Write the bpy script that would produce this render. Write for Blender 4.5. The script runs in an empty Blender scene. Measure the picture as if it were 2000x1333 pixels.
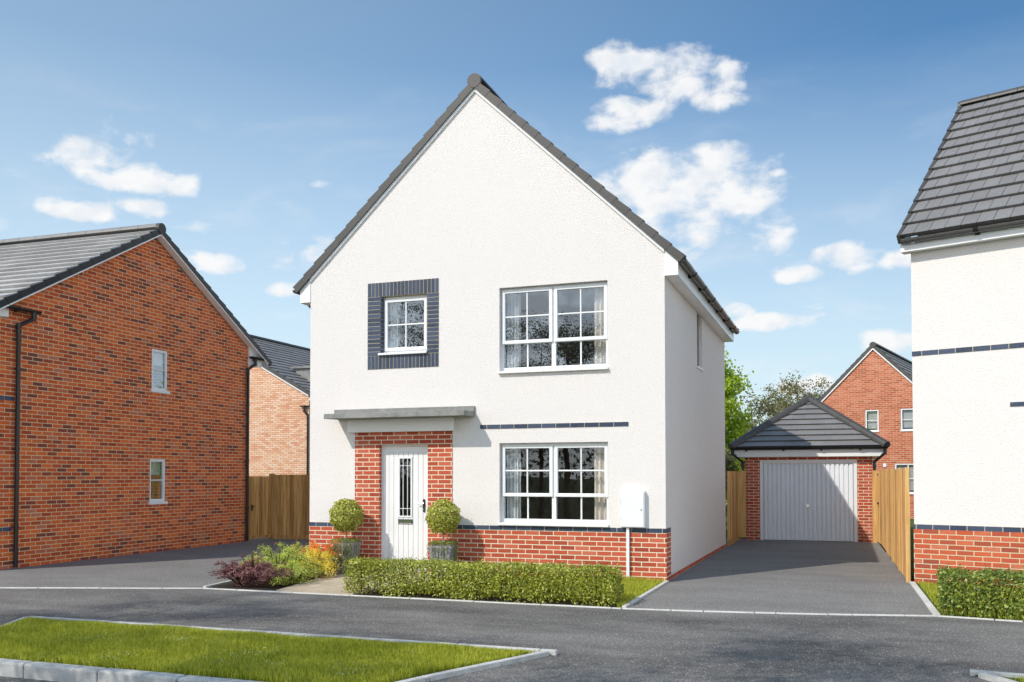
import bpy, math, random
import numpy as np
from mathutils import Vector, Matrix

random.seed(7)
rng = np.random.default_rng(11)
scene = bpy.context.scene
col = scene.collection
rad = math.radians

# ------------------------------------------------------------------ mesh helpers
class MB:
    """collects polygons, then links them as ONE mesh object"""
    def __init__(s):
        s.v = []; s.f = []; s.m = []
    def poly(s, pts, mat=0):
        b = len(s.v)
        s.v.extend([tuple(map(float, p)) for p in pts])
        s.f.append(tuple(range(b, b + len(pts)))); s.m.append(mat)
    def box(s, x0, x1, y0, y1, z0, z1, mat=0):
        b = len(s.v)
        s.v.extend([(x0,y0,z0),(x1,y0,z0),(x1,y1,z0),(x0,y1,z0),(x0,y0,z1),(x1,y0,z1),(x1,y1,z1),(x0,y1,z1)])
        for q in ((0,3,2,1),(4,5,6,7),(0,1,5,4),(1,2,6,5),(2,3,7,6),(3,0,4,7)):
            s.f.append(tuple(b+i for i in q)); s.m.append(mat)
    def hexa(s, p, mat=0):
        b = len(s.v); s.v.extend([tuple(map(float, q)) for q in p])
        for q in ((0,3,2,1),(4,5,6,7),(0,1,5,4),(1,2,6,5),(2,3,7,6),(3,0,4,7)):
            s.f.append(tuple(b+i for i in q)); s.m.append(mat)
    def prism(s, pts, a, b, axis, mat=0):
        """2D polygon pts swept along an axis from a to b. axis 'x': pts=(y,z); 'y': pts=(x,z); 'z': pts=(x,y)"""
        def at(p, t):
            return {'x': (t, p[0], p[1]), 'y': (p[0], t, p[1]), 'z': (p[0], p[1], t)}[axis]
        n = len(pts); k = len(s.v)
        s.v.extend([at(p, a) for p in pts]); s.v.extend([at(p, b) for p in pts])
        s.f.append(tuple(range(k+n-1, k-1, -1))); s.m.append(mat)
        s.f.append(tuple(range(k+n, k+2*n))); s.m.append(mat)
        for i in range(n):
            j = (i+1) % n
            s.f.append((k+i, k+j, k+n+j, k+n+i)); s.m.append(mat)
    def tube(s, path, r, n=10, mat=0, cap=True):
        path = [Vector(p) for p in path]
        rs = r if isinstance(r, (list, tuple)) else [r]*len(path)
        rings = []
        ref = None
        for i, p in enumerate(path):
            t = (path[min(i+1, len(path)-1)] - path[max(i-1, 0)]).normalized()
            if ref is None:
                ref = t.orthogonal().normalized()
            ref = (ref - t*ref.dot(t))
            ref = ref.normalized() if ref.length > 1e-6 else t.orthogonal().normalized()
            bn = t.cross(ref)
            b = len(s.v)
            for k in range(n):
                a = 2*math.pi*k/n
                s.v.append(tuple(p + (ref*math.cos(a) + bn*math.sin(a))*rs[i]))
            rings.append(b)
        for a, b in zip(rings, rings[1:]):
            for k in range(n):
                s.f.append((a+k, a+(k+1) % n, b+(k+1) % n, b+k)); s.m.append(mat)
        if cap:
            s.f.append(tuple(rings[0]+k for k in reversed(range(n)))); s.m.append(mat)
            s.f.append(tuple(rings[-1]+k for k in range(n))); s.m.append(mat)
    def sheet(s, fn, us, zs, holes, clips=(), mat=0):
        """flat sheet in (u,z) with rectangular holes (u0,u1,z0,z1), clipped by a*u+b*z<=c half planes"""
        U = sorted(set(us) | {h[0] for h in holes} | {h[1] for h in holes})
        Z = sorted(set(zs) | {h[2] for h in holes} | {h[3] for h in holes})
        U = [u for u in U if us[0]-1e-9 <= u <= us[-1]+1e-9]; Z = [z for z in Z if zs[0]-1e-9 <= z <= zs[-1]+1e-9]
        for u0, u1 in zip(U, U[1:]):
            for z0, z1 in zip(Z, Z[1:]):
                cu, cz = (u0+u1)/2, (z0+z1)/2
                if any(h[0] < cu < h[1] and h[2] < cz < h[3] for h in holes):
                    continue
                P = [(u0,z0),(u1,z0),(u1,z1),(u0,z1)]
                for (a, b, c) in clips:
                    Q = []
                    for i in range(len(P)):
                        p, q = P[i], P[(i+1) % len(P)]
                        dp, dq = a*p[0]+b*p[1]-c, a*q[0]+b*q[1]-c
                        if dp <= 0: Q.append(p)
                        if dp*dq < 0:
                            t = dp/(dp-dq); Q.append((p[0]+t*(q[0]-p[0]), p[1]+t*(q[1]-p[1])))
                    P = Q
                    if len(P) < 3: break
                if len(P) >= 3:
                    s.poly([fn(u, z) for u, z in P], mat)
    def build(s, name, mats, parent=None, smooth=False, bevel=0):
        me = bpy.data.meshes.new(name)
        me.from_pydata(s.v, [], s.f)
        mats = mats if isinstance(mats, (list, tuple)) else [mats]
        for m in mats: me.materials.append(m)
        me.polygons.foreach_set('material_index', s.m)
        box_uv(me)
        if smooth:
            me.polygons.foreach_set('use_smooth', [True]*len(me.polygons))
        me.update()
        o = bpy.data.objects.new(name, me); col.objects.link(o)
        if parent is not None: o.parent = parent
        if bevel:
            b = o.modifiers.new('edge', 'BEVEL'); b.width = bevel; b.segments = 2; b.limit_method = 'ANGLE'
        return o

def box_uv(me):
    """UVs in metres: u along the horizontal tangent of the face, v up the face"""
    nl = len(me.loops)
    if nl == 0: return
    uv = me.uv_layers.new(name='UVMap')
    co = np.empty(len(me.vertices)*3); me.vertices.foreach_get('co', co); co = co.reshape(-1, 3)
    npoly = len(me.polygons)
    nr = np.empty(npoly*3); me.polygons.foreach_get('normal', nr); nr = nr.reshape(-1, 3)
    tot = np.empty(npoly, np.int32); me.polygons.foreach_get('loop_total', tot)
    vi = np.empty(nl, np.int32); me.loops.foreach_get('vertex_index', vi)
    t = np.stack([-nr[:,1], nr[:,0], np.zeros(npoly)], 1)
    L = np.linalg.norm(t, axis=1); flat = L < 0.05
    t[flat] = (1, 0, 0); L[flat] = 1; t /= L[:, None]
    # keep the sense of u the same on opposite faces
    sgn = np.where(np.abs(t[:,0]) > np.abs(t[:,1]), np.sign(t[:,0]), np.sign(t[:,1])); sgn[sgn == 0] = 1
    t *= sgn[:, None]
    b = np.cross(nr, t); b *= np.where(b[:,2] < -1e-6, -1, 1)[:, None]
    b[flat] = (0, 1, 0)
    pi = np.repeat(np.arange(npoly), tot)
    P = co[vi]
    out = np.stack([(P*t[pi]).sum(1), (P*b[pi]).sum(1)], 1).astype(np.float32)
    uv.data.foreach_set('uv', out.ravel())

def np_mesh(name, V, F, mat, parent=None):
    """fast mesh from numpy arrays, F is (n,3) or (n,4)"""
    me = bpy.data.meshes.new(name)
    n, k = F.shape
    me.vertices.add(len(V)); me.vertices.foreach_set('co', V.astype(np.float32).ravel())
    me.loops.add(n*k); me.loops.foreach_set('vertex_index', F.astype(np.int32).ravel())
    me.polygons.add(n)
    me.polygons.foreach_set('loop_start', np.arange(0, n*k, k, dtype=np.int32))
    me.polygons.foreach_set('loop_total', np.full(n, k, dtype=np.int32))
    me.update(calc_edges=True)
    for m in (mat if isinstance(mat, (list, tuple)) else [mat]): me.materials.append(m)
    o = bpy.data.objects.new(name, me); col.objects.link(o)
    if parent is not None: o.parent = parent
    return o

def thing(name, label, cat, loc=(0,0,0), rotz=0, group=None):
    o = bpy.data.objects.new(name, None); col.objects.link(o)
    o.location = loc; o.rotation_euler = (0, 0, rotz)
    o.empty_display_size = .2
    o['label'] = label; o['category'] = cat
    if group: o['group'] = group
    return o
def tag(o, label, cat, group=None, kind=None):
    o['label'] = label; o['category'] = cat
    if group: o['group'] = group
    if kind: o['kind'] = kind
    return o
def struct(o):
    o['kind'] = 'structure'; return o

# ------------------------------------------------------------------ material helpers
def new_mat(name):
    m = bpy.data.materials.new(name); m.use_nodes = True
    nt = m.node_tree
    return m, nt, nt.nodes['Principled BSDF'], nt.nodes['Material Output']
def node(nt, typ, **kw):
    n = nt.nodes.new(typ)
    for k, v in kw.items():
        if k.startswith('i_'):
            n.inputs[k[2:].replace('_', ' ')].default_value = v
        else: setattr(n, k, v)
    return n
def ramp(nt, fac, stops, interp='LINEAR'):
    r = nt.nodes.new('ShaderNodeValToRGB'); r.color_ramp.interpolation = interp
    e = r.color_ramp.elements
    while len(e) < len(stops): e.new(0.5)
    for i, (p, c) in enumerate(stops):
        e[i].position = p; e[i].color = (*c, 1) if len(c) == 3 else c
    nt.links.new(fac, r.inputs[0]); return r.outputs[0]
def noise(nt, scale, detail=4, rough=.55, coord='Object', stretch=None):
    tc = nt.nodes.new('ShaderNodeTexCoord'); out = tc.outputs[coord]
    if stretch:
        mp = nt.nodes.new('ShaderNodeMapping'); mp.inputs['Scale'].default_value = stretch
        nt.links.new(out, mp.inputs[0]); out = mp.outputs[0]
    n = nt.nodes.new('ShaderNodeTexNoise'); n.inputs['Scale'].default_value = scale
    n.inputs['Detail'].default_value = detail; n.inputs['Roughness'].default_value = rough
    nt.links.new(out, n.inputs['Vector'])
    return n.outputs['Fac']
def math_n(nt, op, a, b=None, c=None, clamp=False):
    n = nt.nodes.new('ShaderNodeMath'); n.operation = op; n.use_clamp = clamp
    for i, x in enumerate((a, b, c)):
        if x is None: continue
        if isinstance(x, (int, float)): n.inputs[i].default_value = x
        else: nt.links.new(x, n.inputs[i])
    return n.outputs[0]
def mixc(nt, fac, a, b, mode='MIX'):
    n = nt.nodes.new('ShaderNodeMix'); n.data_type = 'RGBA'; n.blend_type = mode
    for sock, x in ((n.inputs['Factor'], fac), (n.inputs['A'], a), (n.inputs['B'], b)):
        pass
    ins = [i for i in n.inputs if i.enabled]
    for sock, x in zip((n.inputs[0], n.inputs[6], n.inputs[7]), (fac, a, b)):
        if isinstance(x, (int, float)): sock.default_value = x
        elif isinstance(x, tuple): sock.default_value = (*x, 1) if len(x) == 3 else x
        else: nt.links.new(x, sock)
    return n.outputs[2]
def bump(nt, bsdf, height, strength=.3, dist=.01):
    b = nt.nodes.new('ShaderNodeBump'); b.inputs['Strength'].default_value = strength
    b.inputs['Distance'].default_value = dist
    nt.links.new(height, b.inputs['Height']); nt.links.new(b.outputs[0], bsdf.inputs['Normal'])

def plain(name, c, rough=.5, spec=.5, var=.06, vscale=3, fine=0, metallic=0):
    m, nt, p, _ = new_mat(name)
    n = noise(nt, vscale, 5)
    lo = tuple(x*(1-var) for x in c); hi = tuple(min(1, x*(1+var)) for x in c)
    cc = ramp(nt, n, [(.3, lo), (.7, hi)])
    nt.links.new(cc, p.inputs['Base Color'])
    p.inputs['Roughness'].default_value = rough
    p.inputs['Specular IOR Level'].default_value = spec
    p.inputs['Metallic'].default_value = metallic
    if fine: bump(nt, p, noise(nt, fine, 3), .25, .004)
    return m

def brick_mat(name, stops, mortar, bw=.224, rh=.0707, joint=.0055, mottled=.25, uoff=0, voff=0, off=.5, rough=.85, wash=None):
    m, nt, p, _ = new_mat(name)
    uvn = nt.nodes.new('ShaderNodeUVMap'); uvn.uv_map = 'UVMap'
    mp = nt.nodes.new('ShaderNodeMapping'); mp.inputs['Location'].default_value = (uoff, voff, 0)
    nt.links.new(uvn.outputs[0], mp.inputs[0])
    # tiny wobble so joints are not ruler straight
    nz = nt.nodes.new('ShaderNodeTexNoise'); nz.inputs['Scale'].default_value = 9; nz.inputs['Detail'].default_value = 2
    nt.links.new(uvn.outputs[0], nz.inputs['Vector'])
    sub = nt.nodes.new('ShaderNodeVectorMath'); sub.operation = 'SUBTRACT'; sub.inputs[1].default_value = (.5,.5,.5)
    nt.links.new(nz.outputs['Color'], sub.inputs[0])
    sc = nt.nodes.new('ShaderNodeVectorMath'); sc.operation = 'SCALE'; sc.inputs['Scale'].default_value = .006
    nt.links.new(sub.outputs[0], sc.inputs[0])
    ad = nt.nodes.new('ShaderNodeVectorMath'); ad.operation = 'ADD'
    nt.links.new(mp.outputs[0], ad.inputs[0]); nt.links.new(sc.outputs[0], ad.inputs[1])
    b = nt.nodes.new('ShaderNodeTexBrick'); b.offset = off
    b.inputs['Scale'].default_value = 1
    b.inputs['Brick Width'].default_value = bw; b.inputs['Row Height'].default_value = rh
    b.inputs['Mortar Size'].default_value = joint; b.inputs['Mortar Smooth'].default_value = .15
    b.inputs['Color1'].default_value = (0,0,0,1); b.inputs['Color2'].default_value = (1,1,1,1)
    b.inputs['Mortar'].default_value = (0,0,0,1)
    nt.links.new(ad.outputs[0], b.inputs['Vector'])
    sep = nt.nodes.new('ShaderNodeSeparateColor'); nt.links.new(b.outputs['Color'], sep.inputs[0])
    base = ramp(nt, sep.outputs[0], stops)
    # mottling inside a brick
    nm = noise(nt, 14, 6, .7, 'UV', (1, 2.2, 1))
    base = mixc(nt, math_n(nt, 'MULTIPLY', ramp(nt, nm, [(.42, (0,0,0)), (.68, (1,1,1))]), mottled), base, stops[0][1])
    nf = noise(nt, 120, 3, .6, 'UV')
    base = mixc(nt, .35, base, ramp(nt, nf, [(.3, (.35,.35,.35)), (.7, (.65,.65,.65))]), 'OVERLAY')
    if wash:
        nw = noise(nt, .6, 4, .6, 'UV')
        base = mixc(nt, math_n(nt, 'MULTIPLY', ramp(nt, nw, [(.4,(0,0,0)),(.7,(1,1,1))]), wash[1]), base, wash[0])
    mo = mixc(nt, .5, mortar, ramp(nt, nf, [(.3, (.35,.35,.35)), (.7, (.6,.6,.6))]), 'OVERLAY')
    c = mixc(nt, b.outputs['Fac'], base, mo)
    nt.links.new(c, p.inputs['Base Color'])
    p.inputs['Roughness'].default_value = rough; p.inputs['Specular IOR Level'].default_value = .25
    h = math_n(nt, 'ADD', math_n(nt, 'MULTIPLY', b.outputs['Fac'], -1), math_n(nt, 'MULTIPLY', nf, .5))
    bump(nt, p, h, .5, .006)
    return m

def leaf_mat(name, stops, trans=.28, rough=.42, spec=.45):
    m, nt, p, out = new_mat(name)
    g = nt.nodes.new('ShaderNodeNewGeometry')
    n = noise(nt, 2.2, 3)
    f = math_n(nt, 'ADD', math_n(nt, 'MULTIPLY', g.outputs['Random Per Island'], .75), math_n(nt, 'MULTIPLY', n, .4))
    f = math_n(nt, 'SUBTRACT', f, .07)
    c = ramp(nt, f, stops)
    nt.links.new(c, p.inputs['Base Color'])
    p.inputs['Roughness'].default_value = rough; p.inputs['Specular IOR Level'].default_value = spec
    t = nt.nodes.new('ShaderNodeBsdfTranslucent')
    hs = nt.nodes.new('ShaderNodeHueSaturation'); hs.inputs['Value'].default_value = 1.5; hs.inputs['Hue'].default_value = .485
    nt.links.new(c, hs.inputs['Color']); nt.links.new(hs.outputs[0], t.inputs['Color'])
    mx = nt.nodes.new('ShaderNodeMixShader'); mx.inputs[0].default_value = trans
    nt.links.new(p.outputs[0], mx.inputs[1]); nt.links.new(t.outputs[0], mx.inputs[2])
    nt.links.new(mx.outputs[0], out.inputs['Surface'])
    return m

M = {}
def render_coat():
    m, nt, p, _ = new_mat('white roughcast')
    n1 = noise(nt, 55, 5, .65); n2 = noise(nt, 1.1, 4); n3 = noise(nt, 110, 2)
    c = ramp(nt, n1, [(.30, (.34,.32,.29)), (.43, (.765,.727,.705)), (.7, (.84,.80,.785))])
    c = mixc(nt, .66, (.805,.765,.745), c)
    c = mixc(nt, ramp(nt, n2, [(.35,(0,0,0)),(.75,(.10,.10,.10))]), c, (.66,.65,.63))
    nt.links.new(c, p.inputs['Base Color']); p.inputs['Roughness'].default_value = .9
    p.inputs['Specular IOR Level'].default_value = .2
    bump(nt, p, n1, .8, .013)
    return m
M['render'] = render_coat()
M['brick_main'] = brick_mat('red facing brick', [(0,(.33,.06,.034)),(.3,(.45,.085,.045)),(.7,(.52,.105,.055)),(1,(.55,.15,.09))], (.74,.69,.52), joint=.0066, mottled=.12, voff=.0)
M['brick_right'] = brick_mat('orange red multi brick', [(0,(.27,.07,.045)),(.3,(.50,.10,.045)),(.7,(.58,.13,.055)),(1,(.56,.19,.115))], (.64,.58,.40), joint=.006, mottled=.35)
M['brick_left'] = brick_mat('multi red brick', [(0,(.21,.06,.042)),(.08,(.29,.065,.038)),(.16,(.47,.08,.026)),(.5,(.66,.122,.032)),(.78,(.80,.18,.044)),(.9,(.56,.14,.065)),(1,(.58,.19,.11))], (.74,.63,.38), joint=.0056, mottled=.24, voff=.01)
M['brick_beige'] = brick_mat('buff orange brick', [(0,(.70,.34,.21)),(.35,(.80,.49,.33)),(.7,(.84,.57,.40)),(1,(.86,.63,.50))], (.42,.235,.13), joint=.008, mottled=.18)
M['brick_far'] = brick_mat('orange brick', [(0,(.38,.10,.05)),(.35,(.48,.13,.065)),(.7,(.55,.165,.085)),(1,(.58,.21,.13))], (.60,.50,.35), mottled=.2)

def blue_brick():
    m, nt, p, _ = new_mat('blue engineering brick')
    g = nt.nodes.new('ShaderNodeNewGeometry')
    c = ramp(nt, g.outputs['Random Per Island'], [(0,(.016,.028,.060)),(.5,(.028,.047,.092)),(1,(.048,.070,.125))])
    n = noise(nt, 40, 5, .65)
    c = mixc(nt, math_n(nt,'MULTIPLY', ramp(nt, n, [(.5,(0,0,0)),(.75,(1,1,1))]), .35), c, (.11,.15,.21))
    nt.links.new(c, p.inputs['Base Color']); p.inputs['Roughness'].default_value = .5
    bump(nt, p, n, .5, .006)
    return m
M['blue'] = blue_brick()
M['mortar'] = plain('buff mortar', (.56,.49,.34), .95, .1, .15, 30)
M['upvc'] = plain('white upvc', (.80,.81,.82), .28, .5, .02, 2)
M['upvc_soffit'] = plain('white soffit board', (.88,.88,.88), .35, .5, .02, 2)
M['doorwhite'] = plain('white painted steel', (.80,.835,.885), .35, .4, .02, 3)
M['sill'] = plain('white sill', (.80,.80,.80), .4, .5, .02)
M['black'] = plain('black plastic rainwater goods', (.014,.015,.017), .28, .5, .1, 5)
M['greygutter'] = plain('grey black plastic', (.085,.083,.082), .25, .6, .1, 5)
M['curtain'] = plain('beige curtain cloth', (.78,.71,.63), .9, .1, .06, 8)
M['curtain2'] = plain('grey curtain cloth', (.72,.72,.72), .9, .1, .06, 8)
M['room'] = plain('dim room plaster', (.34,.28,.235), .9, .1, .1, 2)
M['blind'] = plain('roller blind cloth', (.6,.6,.58), .8, .1, .04, 4)
M['chrome'] = plain('polished steel', (.6,.6,.6), .2, .5, .03, 4, metallic=1)
M['ironmongery'] = plain('black door furniture', (.02,.028,.018), .22, .6, .1, 8)
M['slot'] = plain('letter flap', (.07,.10,.045), .3, .6, .1, 8)

def glass(name, refl, tint=(.9,.92,.92)):
    m, nt, p, out = new_mat(name)
    nt.nodes.remove(p)
    tr = nt.nodes.new('ShaderNodeBsdfTransparent'); tr.inputs[0].default_value = (*tint, 1)
    gl = nt.nodes.new('ShaderNodeBsdfGlossy'); gl.inputs['Roughness'].default_value = 0; gl.inputs['Color'].default_value = (.80,.90,1,1)
    n = noise(nt, 2.2, 1)
    b = nt.nodes.new('ShaderNodeBump'); b.inputs['Strength'].default_value = .04; b.inputs['Distance'].default_value = .02
    nt.links.new(n, b.inputs['Height']); nt.links.new(b.outputs[0], gl.inputs['Normal'])
    fr = nt.nodes.new('ShaderNodeFresnel'); gm = nt.nodes.new('ShaderNodeNewGeometry')
    nt.links.new(math_n(nt, 'MULTIPLY_ADD', gm.outputs['Backfacing'], 1/1.55-1.55, 1.55), fr.inputs[0])   # same reflectance from both sides
    f = math_n(nt, 'ADD', fr.outputs[0], refl, clamp=True)
    mx = nt.nodes.new('ShaderNodeMixShader')
    nt.links.new(f, mx.inputs[0]); nt.links.new(tr.outputs[0], mx.inputs[1]); nt.links.new(gl.outputs[0], mx.inputs[2])
    nt.links.new(mx.outputs[0], out.inputs['Surface'])
    return m
M['glass'] = glass('window glass', .20)
M['glass_low'] = glass('window glass lower', .035)

def tile_mat(name, c0, c1, rough=.55):
    m, nt, p, _ = new_mat(name)
    g = nt.nodes.new('ShaderNodeNewGeometry')
    c = ramp(nt, g.outputs['Random Per Island'], [(0, c0), (1, c1)])
    n = noise(nt, 26, 6, .7); n2 = noise(nt, 1.3, 4)
    c = mixc(nt, .45, c, ramp(nt, n, [(.25,(.3,.3,.3)),(.75,(.68,.68,.68))]), 'OVERLAY')
    c = mixc(nt, .4, c, ramp(nt, n2, [(.3,(.38,.38,.38)),(.7,(.6,.6,.6))]), 'OVERLAY')
    nt.links.new(c, p.inputs['Base Color'])
    p.inputs['Roughness'].default_value = rough; p.inputs['Specular IOR Level'].default_value = .5
    bump(nt, p, n, .25, .006)
    return m
M['tile'] = tile_mat('dark grey concrete tile', (.185,.18,.182), (.215,.21,.21))
M['tile_light'] = tile_mat('weathered grey tile', (.42,.41,.405), (.50,.49,.485), .5)
M['tile_cap'] = tile_mat('grey verge and ridge units', (.055,.052,.050), (.072,.068,.065), .5)
M['tile_dark'] = tile_mat('black verge units', (.012,.014,.017), (.018,.02,.023), .4)

def concrete(name, c0, c1, sc=9, fine=90):
    m, nt, p, _ = new_mat(name)
    n = noise(nt, sc, 8, .7); n2 = noise(nt, fine, 3, .6); n3 = noise(nt, 1.7, 4)
    c = ramp(nt, n, [(.28, c0), (.7, c1)])
    c = mixc(nt, .5, c, ramp(nt, n2, [(.3,(.3,.3,.3)),(.7,(.65,.65,.65))]), 'OVERLAY')
    c = mixc(nt, .5, c, ramp(nt, n3, [(.3,(.36,.36,.36)),(.7,(.6,.6,.6))]), 'OVERLAY')
    nt.links.new(c, p.inputs['Base Color']); p.inputs['Roughness'].default_value = .85
    p.inputs['Specular IOR Level'].default_value = .3
    bump(nt, p, n2, .3, .004)
    return m
M['canopy'] = concrete('lead grey canopy', (.20,.20,.19), (.34,.34,.325), 6, 60)
M['kerb'] = concrete('concrete kerb', (.42,.42,.405), (.60,.59,.57))
M['edging'] = concrete('pale concrete edging', (.50,.49,.46), (.66,.65,.62))
M['paving'] = concrete('buff paving slab', (.42,.34,.24), (.56,.47,.35), 5, 80)
M['soil'] = concrete('dark planting soil', (.018,.013,.010), (.05,.036,.026), 25, 120)
M['slate_pot'] = concrete('slate grey planter', (.22,.225,.24), (.33,.335,.35), 8, 60)

def asphalt(name, lo, hi, speck):
    m, nt, p, _ = new_mat(name)
    n1 = noise(nt, 62, 2, .6); n2 = noise(nt, .55, 6, .62, 'Object', (1, 2.4, 1)); n3 = noise(nt, 34, 4, .7)
    v = nt.nodes.new('ShaderNodeTexVoronoi'); v.inputs['Scale'].default_value = 52
    tc = nt.nodes.new('ShaderNodeTexCoord'); nt.links.new(tc.outputs['Object'], v.inputs['Vector'])
    sepc = nt.nodes.new('ShaderNodeSeparateColor'); nt.links.new(v.outputs['Color'], sepc.inputs[0])
    c = ramp(nt, n2, [(.3, lo), (.66, hi)])
    c = mixc(nt, .75, c, ramp(nt, n1, [(.34,(.14,.14,.14)),(.66,(.82,.82,.82))]), 'OVERLAY')
    c = mixc(nt, .5, c, ramp(nt, n3, [(.3,(.32,.32,.32)),(.7,(.64,.64,.64))]), 'OVERLAY')
    s = ramp(nt, sepc.outputs[0], [(.72,(0,0,0)),(.95,(1,1,1))])
    d = ramp(nt, v.outputs['Distance'], [(.15,(1,1,1)),(.5,(0,0,0))])
    f = math_n(nt, 'MULTIPLY', s, d)
    c = mixc(nt, math_n(nt, 'MULTIPLY', f, speck), c, (.52,.48,.45))
    nt.links.new(c, p.inputs['Base Color']); p.inputs['Roughness'].default_value = .82
    p.inputs['Specular IOR Level'].default_value = .35
    bump(nt, p, math_n(nt, 'ADD', n1, n3), .5, .008)
    return m
M['asphalt'] = asphalt('asphalt road', (.070,.067,.064), (.195,.186,.177), .95)
M['drive'] = asphalt('asphalt driveway', (.165,.160,.154), (.225,.218,.209), .7)

def wood(name, c0, c1, c2):
    m, nt, p, _ = new_mat(name)
    g = nt.nodes.new('ShaderNodeNewGeometry')
    n = noise(nt, 4, 6, .7, 'Object', (6, 6, .3)); n2 = noise(nt, 2.5, 3)
    wv = noise(nt, 3, 2, .5, 'Object', (9, 9, .8))
    c = ramp(nt, n, [(.36, c0), (.5, c1), (.66, c2)])
    c = mixc(nt, .8, c, ramp(nt, g.outputs['Random Per Island'], [(0,(.25,.25,.25)),(1,(.68,.68,.68))]), 'OVERLAY')
    kn = ramp(nt, wv, [(.70,(0,0,0)),(.78,(1,1,1))])
    c = mixc(nt, math_n(nt,'MULTIPLY',kn,.7), c, tuple(x*.35 for x in c0))
    nt.links.new(c, p.inputs['Base Color']); p.inputs['Roughness'].default_value = .75
    p.inputs['Specular IOR Level'].default_value = .25
    bump(nt, p, n, .3, .004)
    return m
M['wood'] = wood('golden fence timber', (.46,.25,.085), (.64,.385,.145), (.76,.50,.22))
M['wood2'] = wood('brown fence timber', (.33,.165,.05), (.54,.295,.10), (.66,.39,.155))
M['bark'] = plain('bark', (.075,.058,.042), .9, .2, .3, 14, 30)
M['twig'] = plain('dark twigs', (.06,.04,.032), .9, .2, .2, 14)
M['stem_pale'] = plain('pale stem bark', (.36,.32,.26), .85, .2, .2, 20)

M['hedge'] = leaf_mat('box hedge leaves', [(0,(.05,.065,.010)),(.32,(.18,.22,.022)),(.7,(.46,.50,.06)),(1,(.76,.76,.30))], .33)
M['hedge_dark'] = leaf_mat('dark hedge leaves', [(0,(.04,.07,.014)),(.45,(.15,.22,.03)),(.8,(.31,.38,.06)),(1,(.52,.56,.24))])
M['topiary'] = leaf_mat('topiary leaves', [(0,(.12,.14,.02)),(.4,(.32,.35,.05)),(.8,(.58,.60,.12)),(1,(.74,.74,.30))])
M['moss'] = leaf_mat('trailing moss leaves', [(0,(.13,.16,.03)),(.5,(.25,.28,.07)),(1,(.38,.40,.13))])
M['juniper'] = leaf_mat('bright green shrub leaves', [(0,(.17,.24,.025)),(.4,(.42,.54,.07)),(.8,(.66,.74,.18)),(1,(.82,.84,.40))], .38)
M['purple'] = leaf_mat('burgundy leaves', [(0,(.085,.03,.03)),(.5,(.22,.085,.08)),(.85,(.38,.17,.16)),(1,(.54,.32,.29))], .2)
M['yellowleaf'] = leaf_mat('yellow flower petals', [(0,(.70,.50,.02)),(.5,(.93,.76,.05)),(1,(.95,.88,.28))], .42)
M['orangeleaf'] = leaf_mat('orange flower petals', [(0,(.60,.07,.01)),(.5,(.88,.19,.02)),(1,(.92,.36,.04))], .35)
M['greygreen'] = leaf_mat('grey green leaves', [(0,(.10,.14,.05)),(.5,(.19,.24,.10)),(1,(.32,.36,.18))])
M['lime'] = leaf_mat('lime tree leaves', [(0,(.12,.21,.018)),(.45,(.30,.44,.035)),(.8,(.50,.61,.07)),(1,(.66,.72,.15))], .52)
M['willow'] = leaf_mat('grey willow leaves', [(0,(.12,.135,.055)),(.5,(.23,.24,.11)),(1,(.38,.38,.21))], .35)
M['olive'] = leaf_mat('olive green leaves', [(0,(.11,.11,.04)),(.5,(.22,.21,.08)),(1,(.36,.34,.15))], .35)
M['darkleaf'] = leaf_mat('dark tree leaves', [(0,(.03,.045,.015)),(.5,(.07,.095,.03)),(1,(.14,.17,.06))], .25)
M['grass'] = leaf_mat('grass blades', [(0,(.13,.17,.012)),(.45,(.34,.39,.03)),(.8,(.55,.57,.07)),(.94,(.74,.67,.24)),(1,(.76,.62,.34))], .35, .5, .3)
M['turf'] = plain('turf soil', (.07,.10,.018), .95, .1, .35, 12)
M['clover'] = leaf_mat('clover leaves', [(0,(.22,.30,.05)),(.6,(.42,.48,.16)),(1,(.62,.66,.35))], .3)
M['garden'] = plain('rough garden grass', (.075,.105,.03), .95, .1, .35, 3)

# ------------------------------------------------------------------ building helpers
def tile_slope(mb, P0, ud, vd, ulen, vlen, rows, tw, clip=None, thick=.03, jitter=.0015, mat=0, gap=.007):
    """courses of individual tiles laid on a slope. P0 lower-left corner, ud along the eaves, vd up the slope"""
    P0, ud, vd = Vector(P0), Vector(ud).normalized(), Vector(vd).normalized()
    nn = ud.cross(vd)
    if nn.z < 0: nn = -nn
    rh = vlen/rows
    for i in range(rows):
        v0, v1 = i*rh, min((i+1)*rh + .04, vlen)
        a, b = (0, ulen) if clip is None else clip(v0)
        a2, b2 = (0, ulen) if clip is None else clip(v1)
        if b - a < .02: continue
        off = (i % 2)*tw/2
        k0 = math.floor((a-off)/tw)
        k = k0
        while off + k*tw < b:
            l, r = off + k*tw + gap/2, off + (k+1)*tw - gap/2
            k += 1
            l0, r0 = max(l, a), min(r, b)
            if r0 - l0 < .004: continue
            l1, r1 = max(l, a2), min(r, b2)
            if r1 < l1: l1 = r1 = min(max((l1+r1)/2, a2), b2)
            j = random.uniform(-jitter, jitter)
            def q(u, v, h): return tuple(P0 + ud*u + vd*v + nn*(h))
            t0, t1 = thick + .012 + j, .010 + j
            vu = v0 + min(.03, rh*.2)
            mb.hexa([q(l0,vu,-.012), q(r0,vu,-.012), q(r1,v1,-.012), q(l1,v1,-.012), q(l0,v0,t0), q(r0,v0,t0), q(r1,v1,t1), q(l1,v1,t1)], mat)

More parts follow.
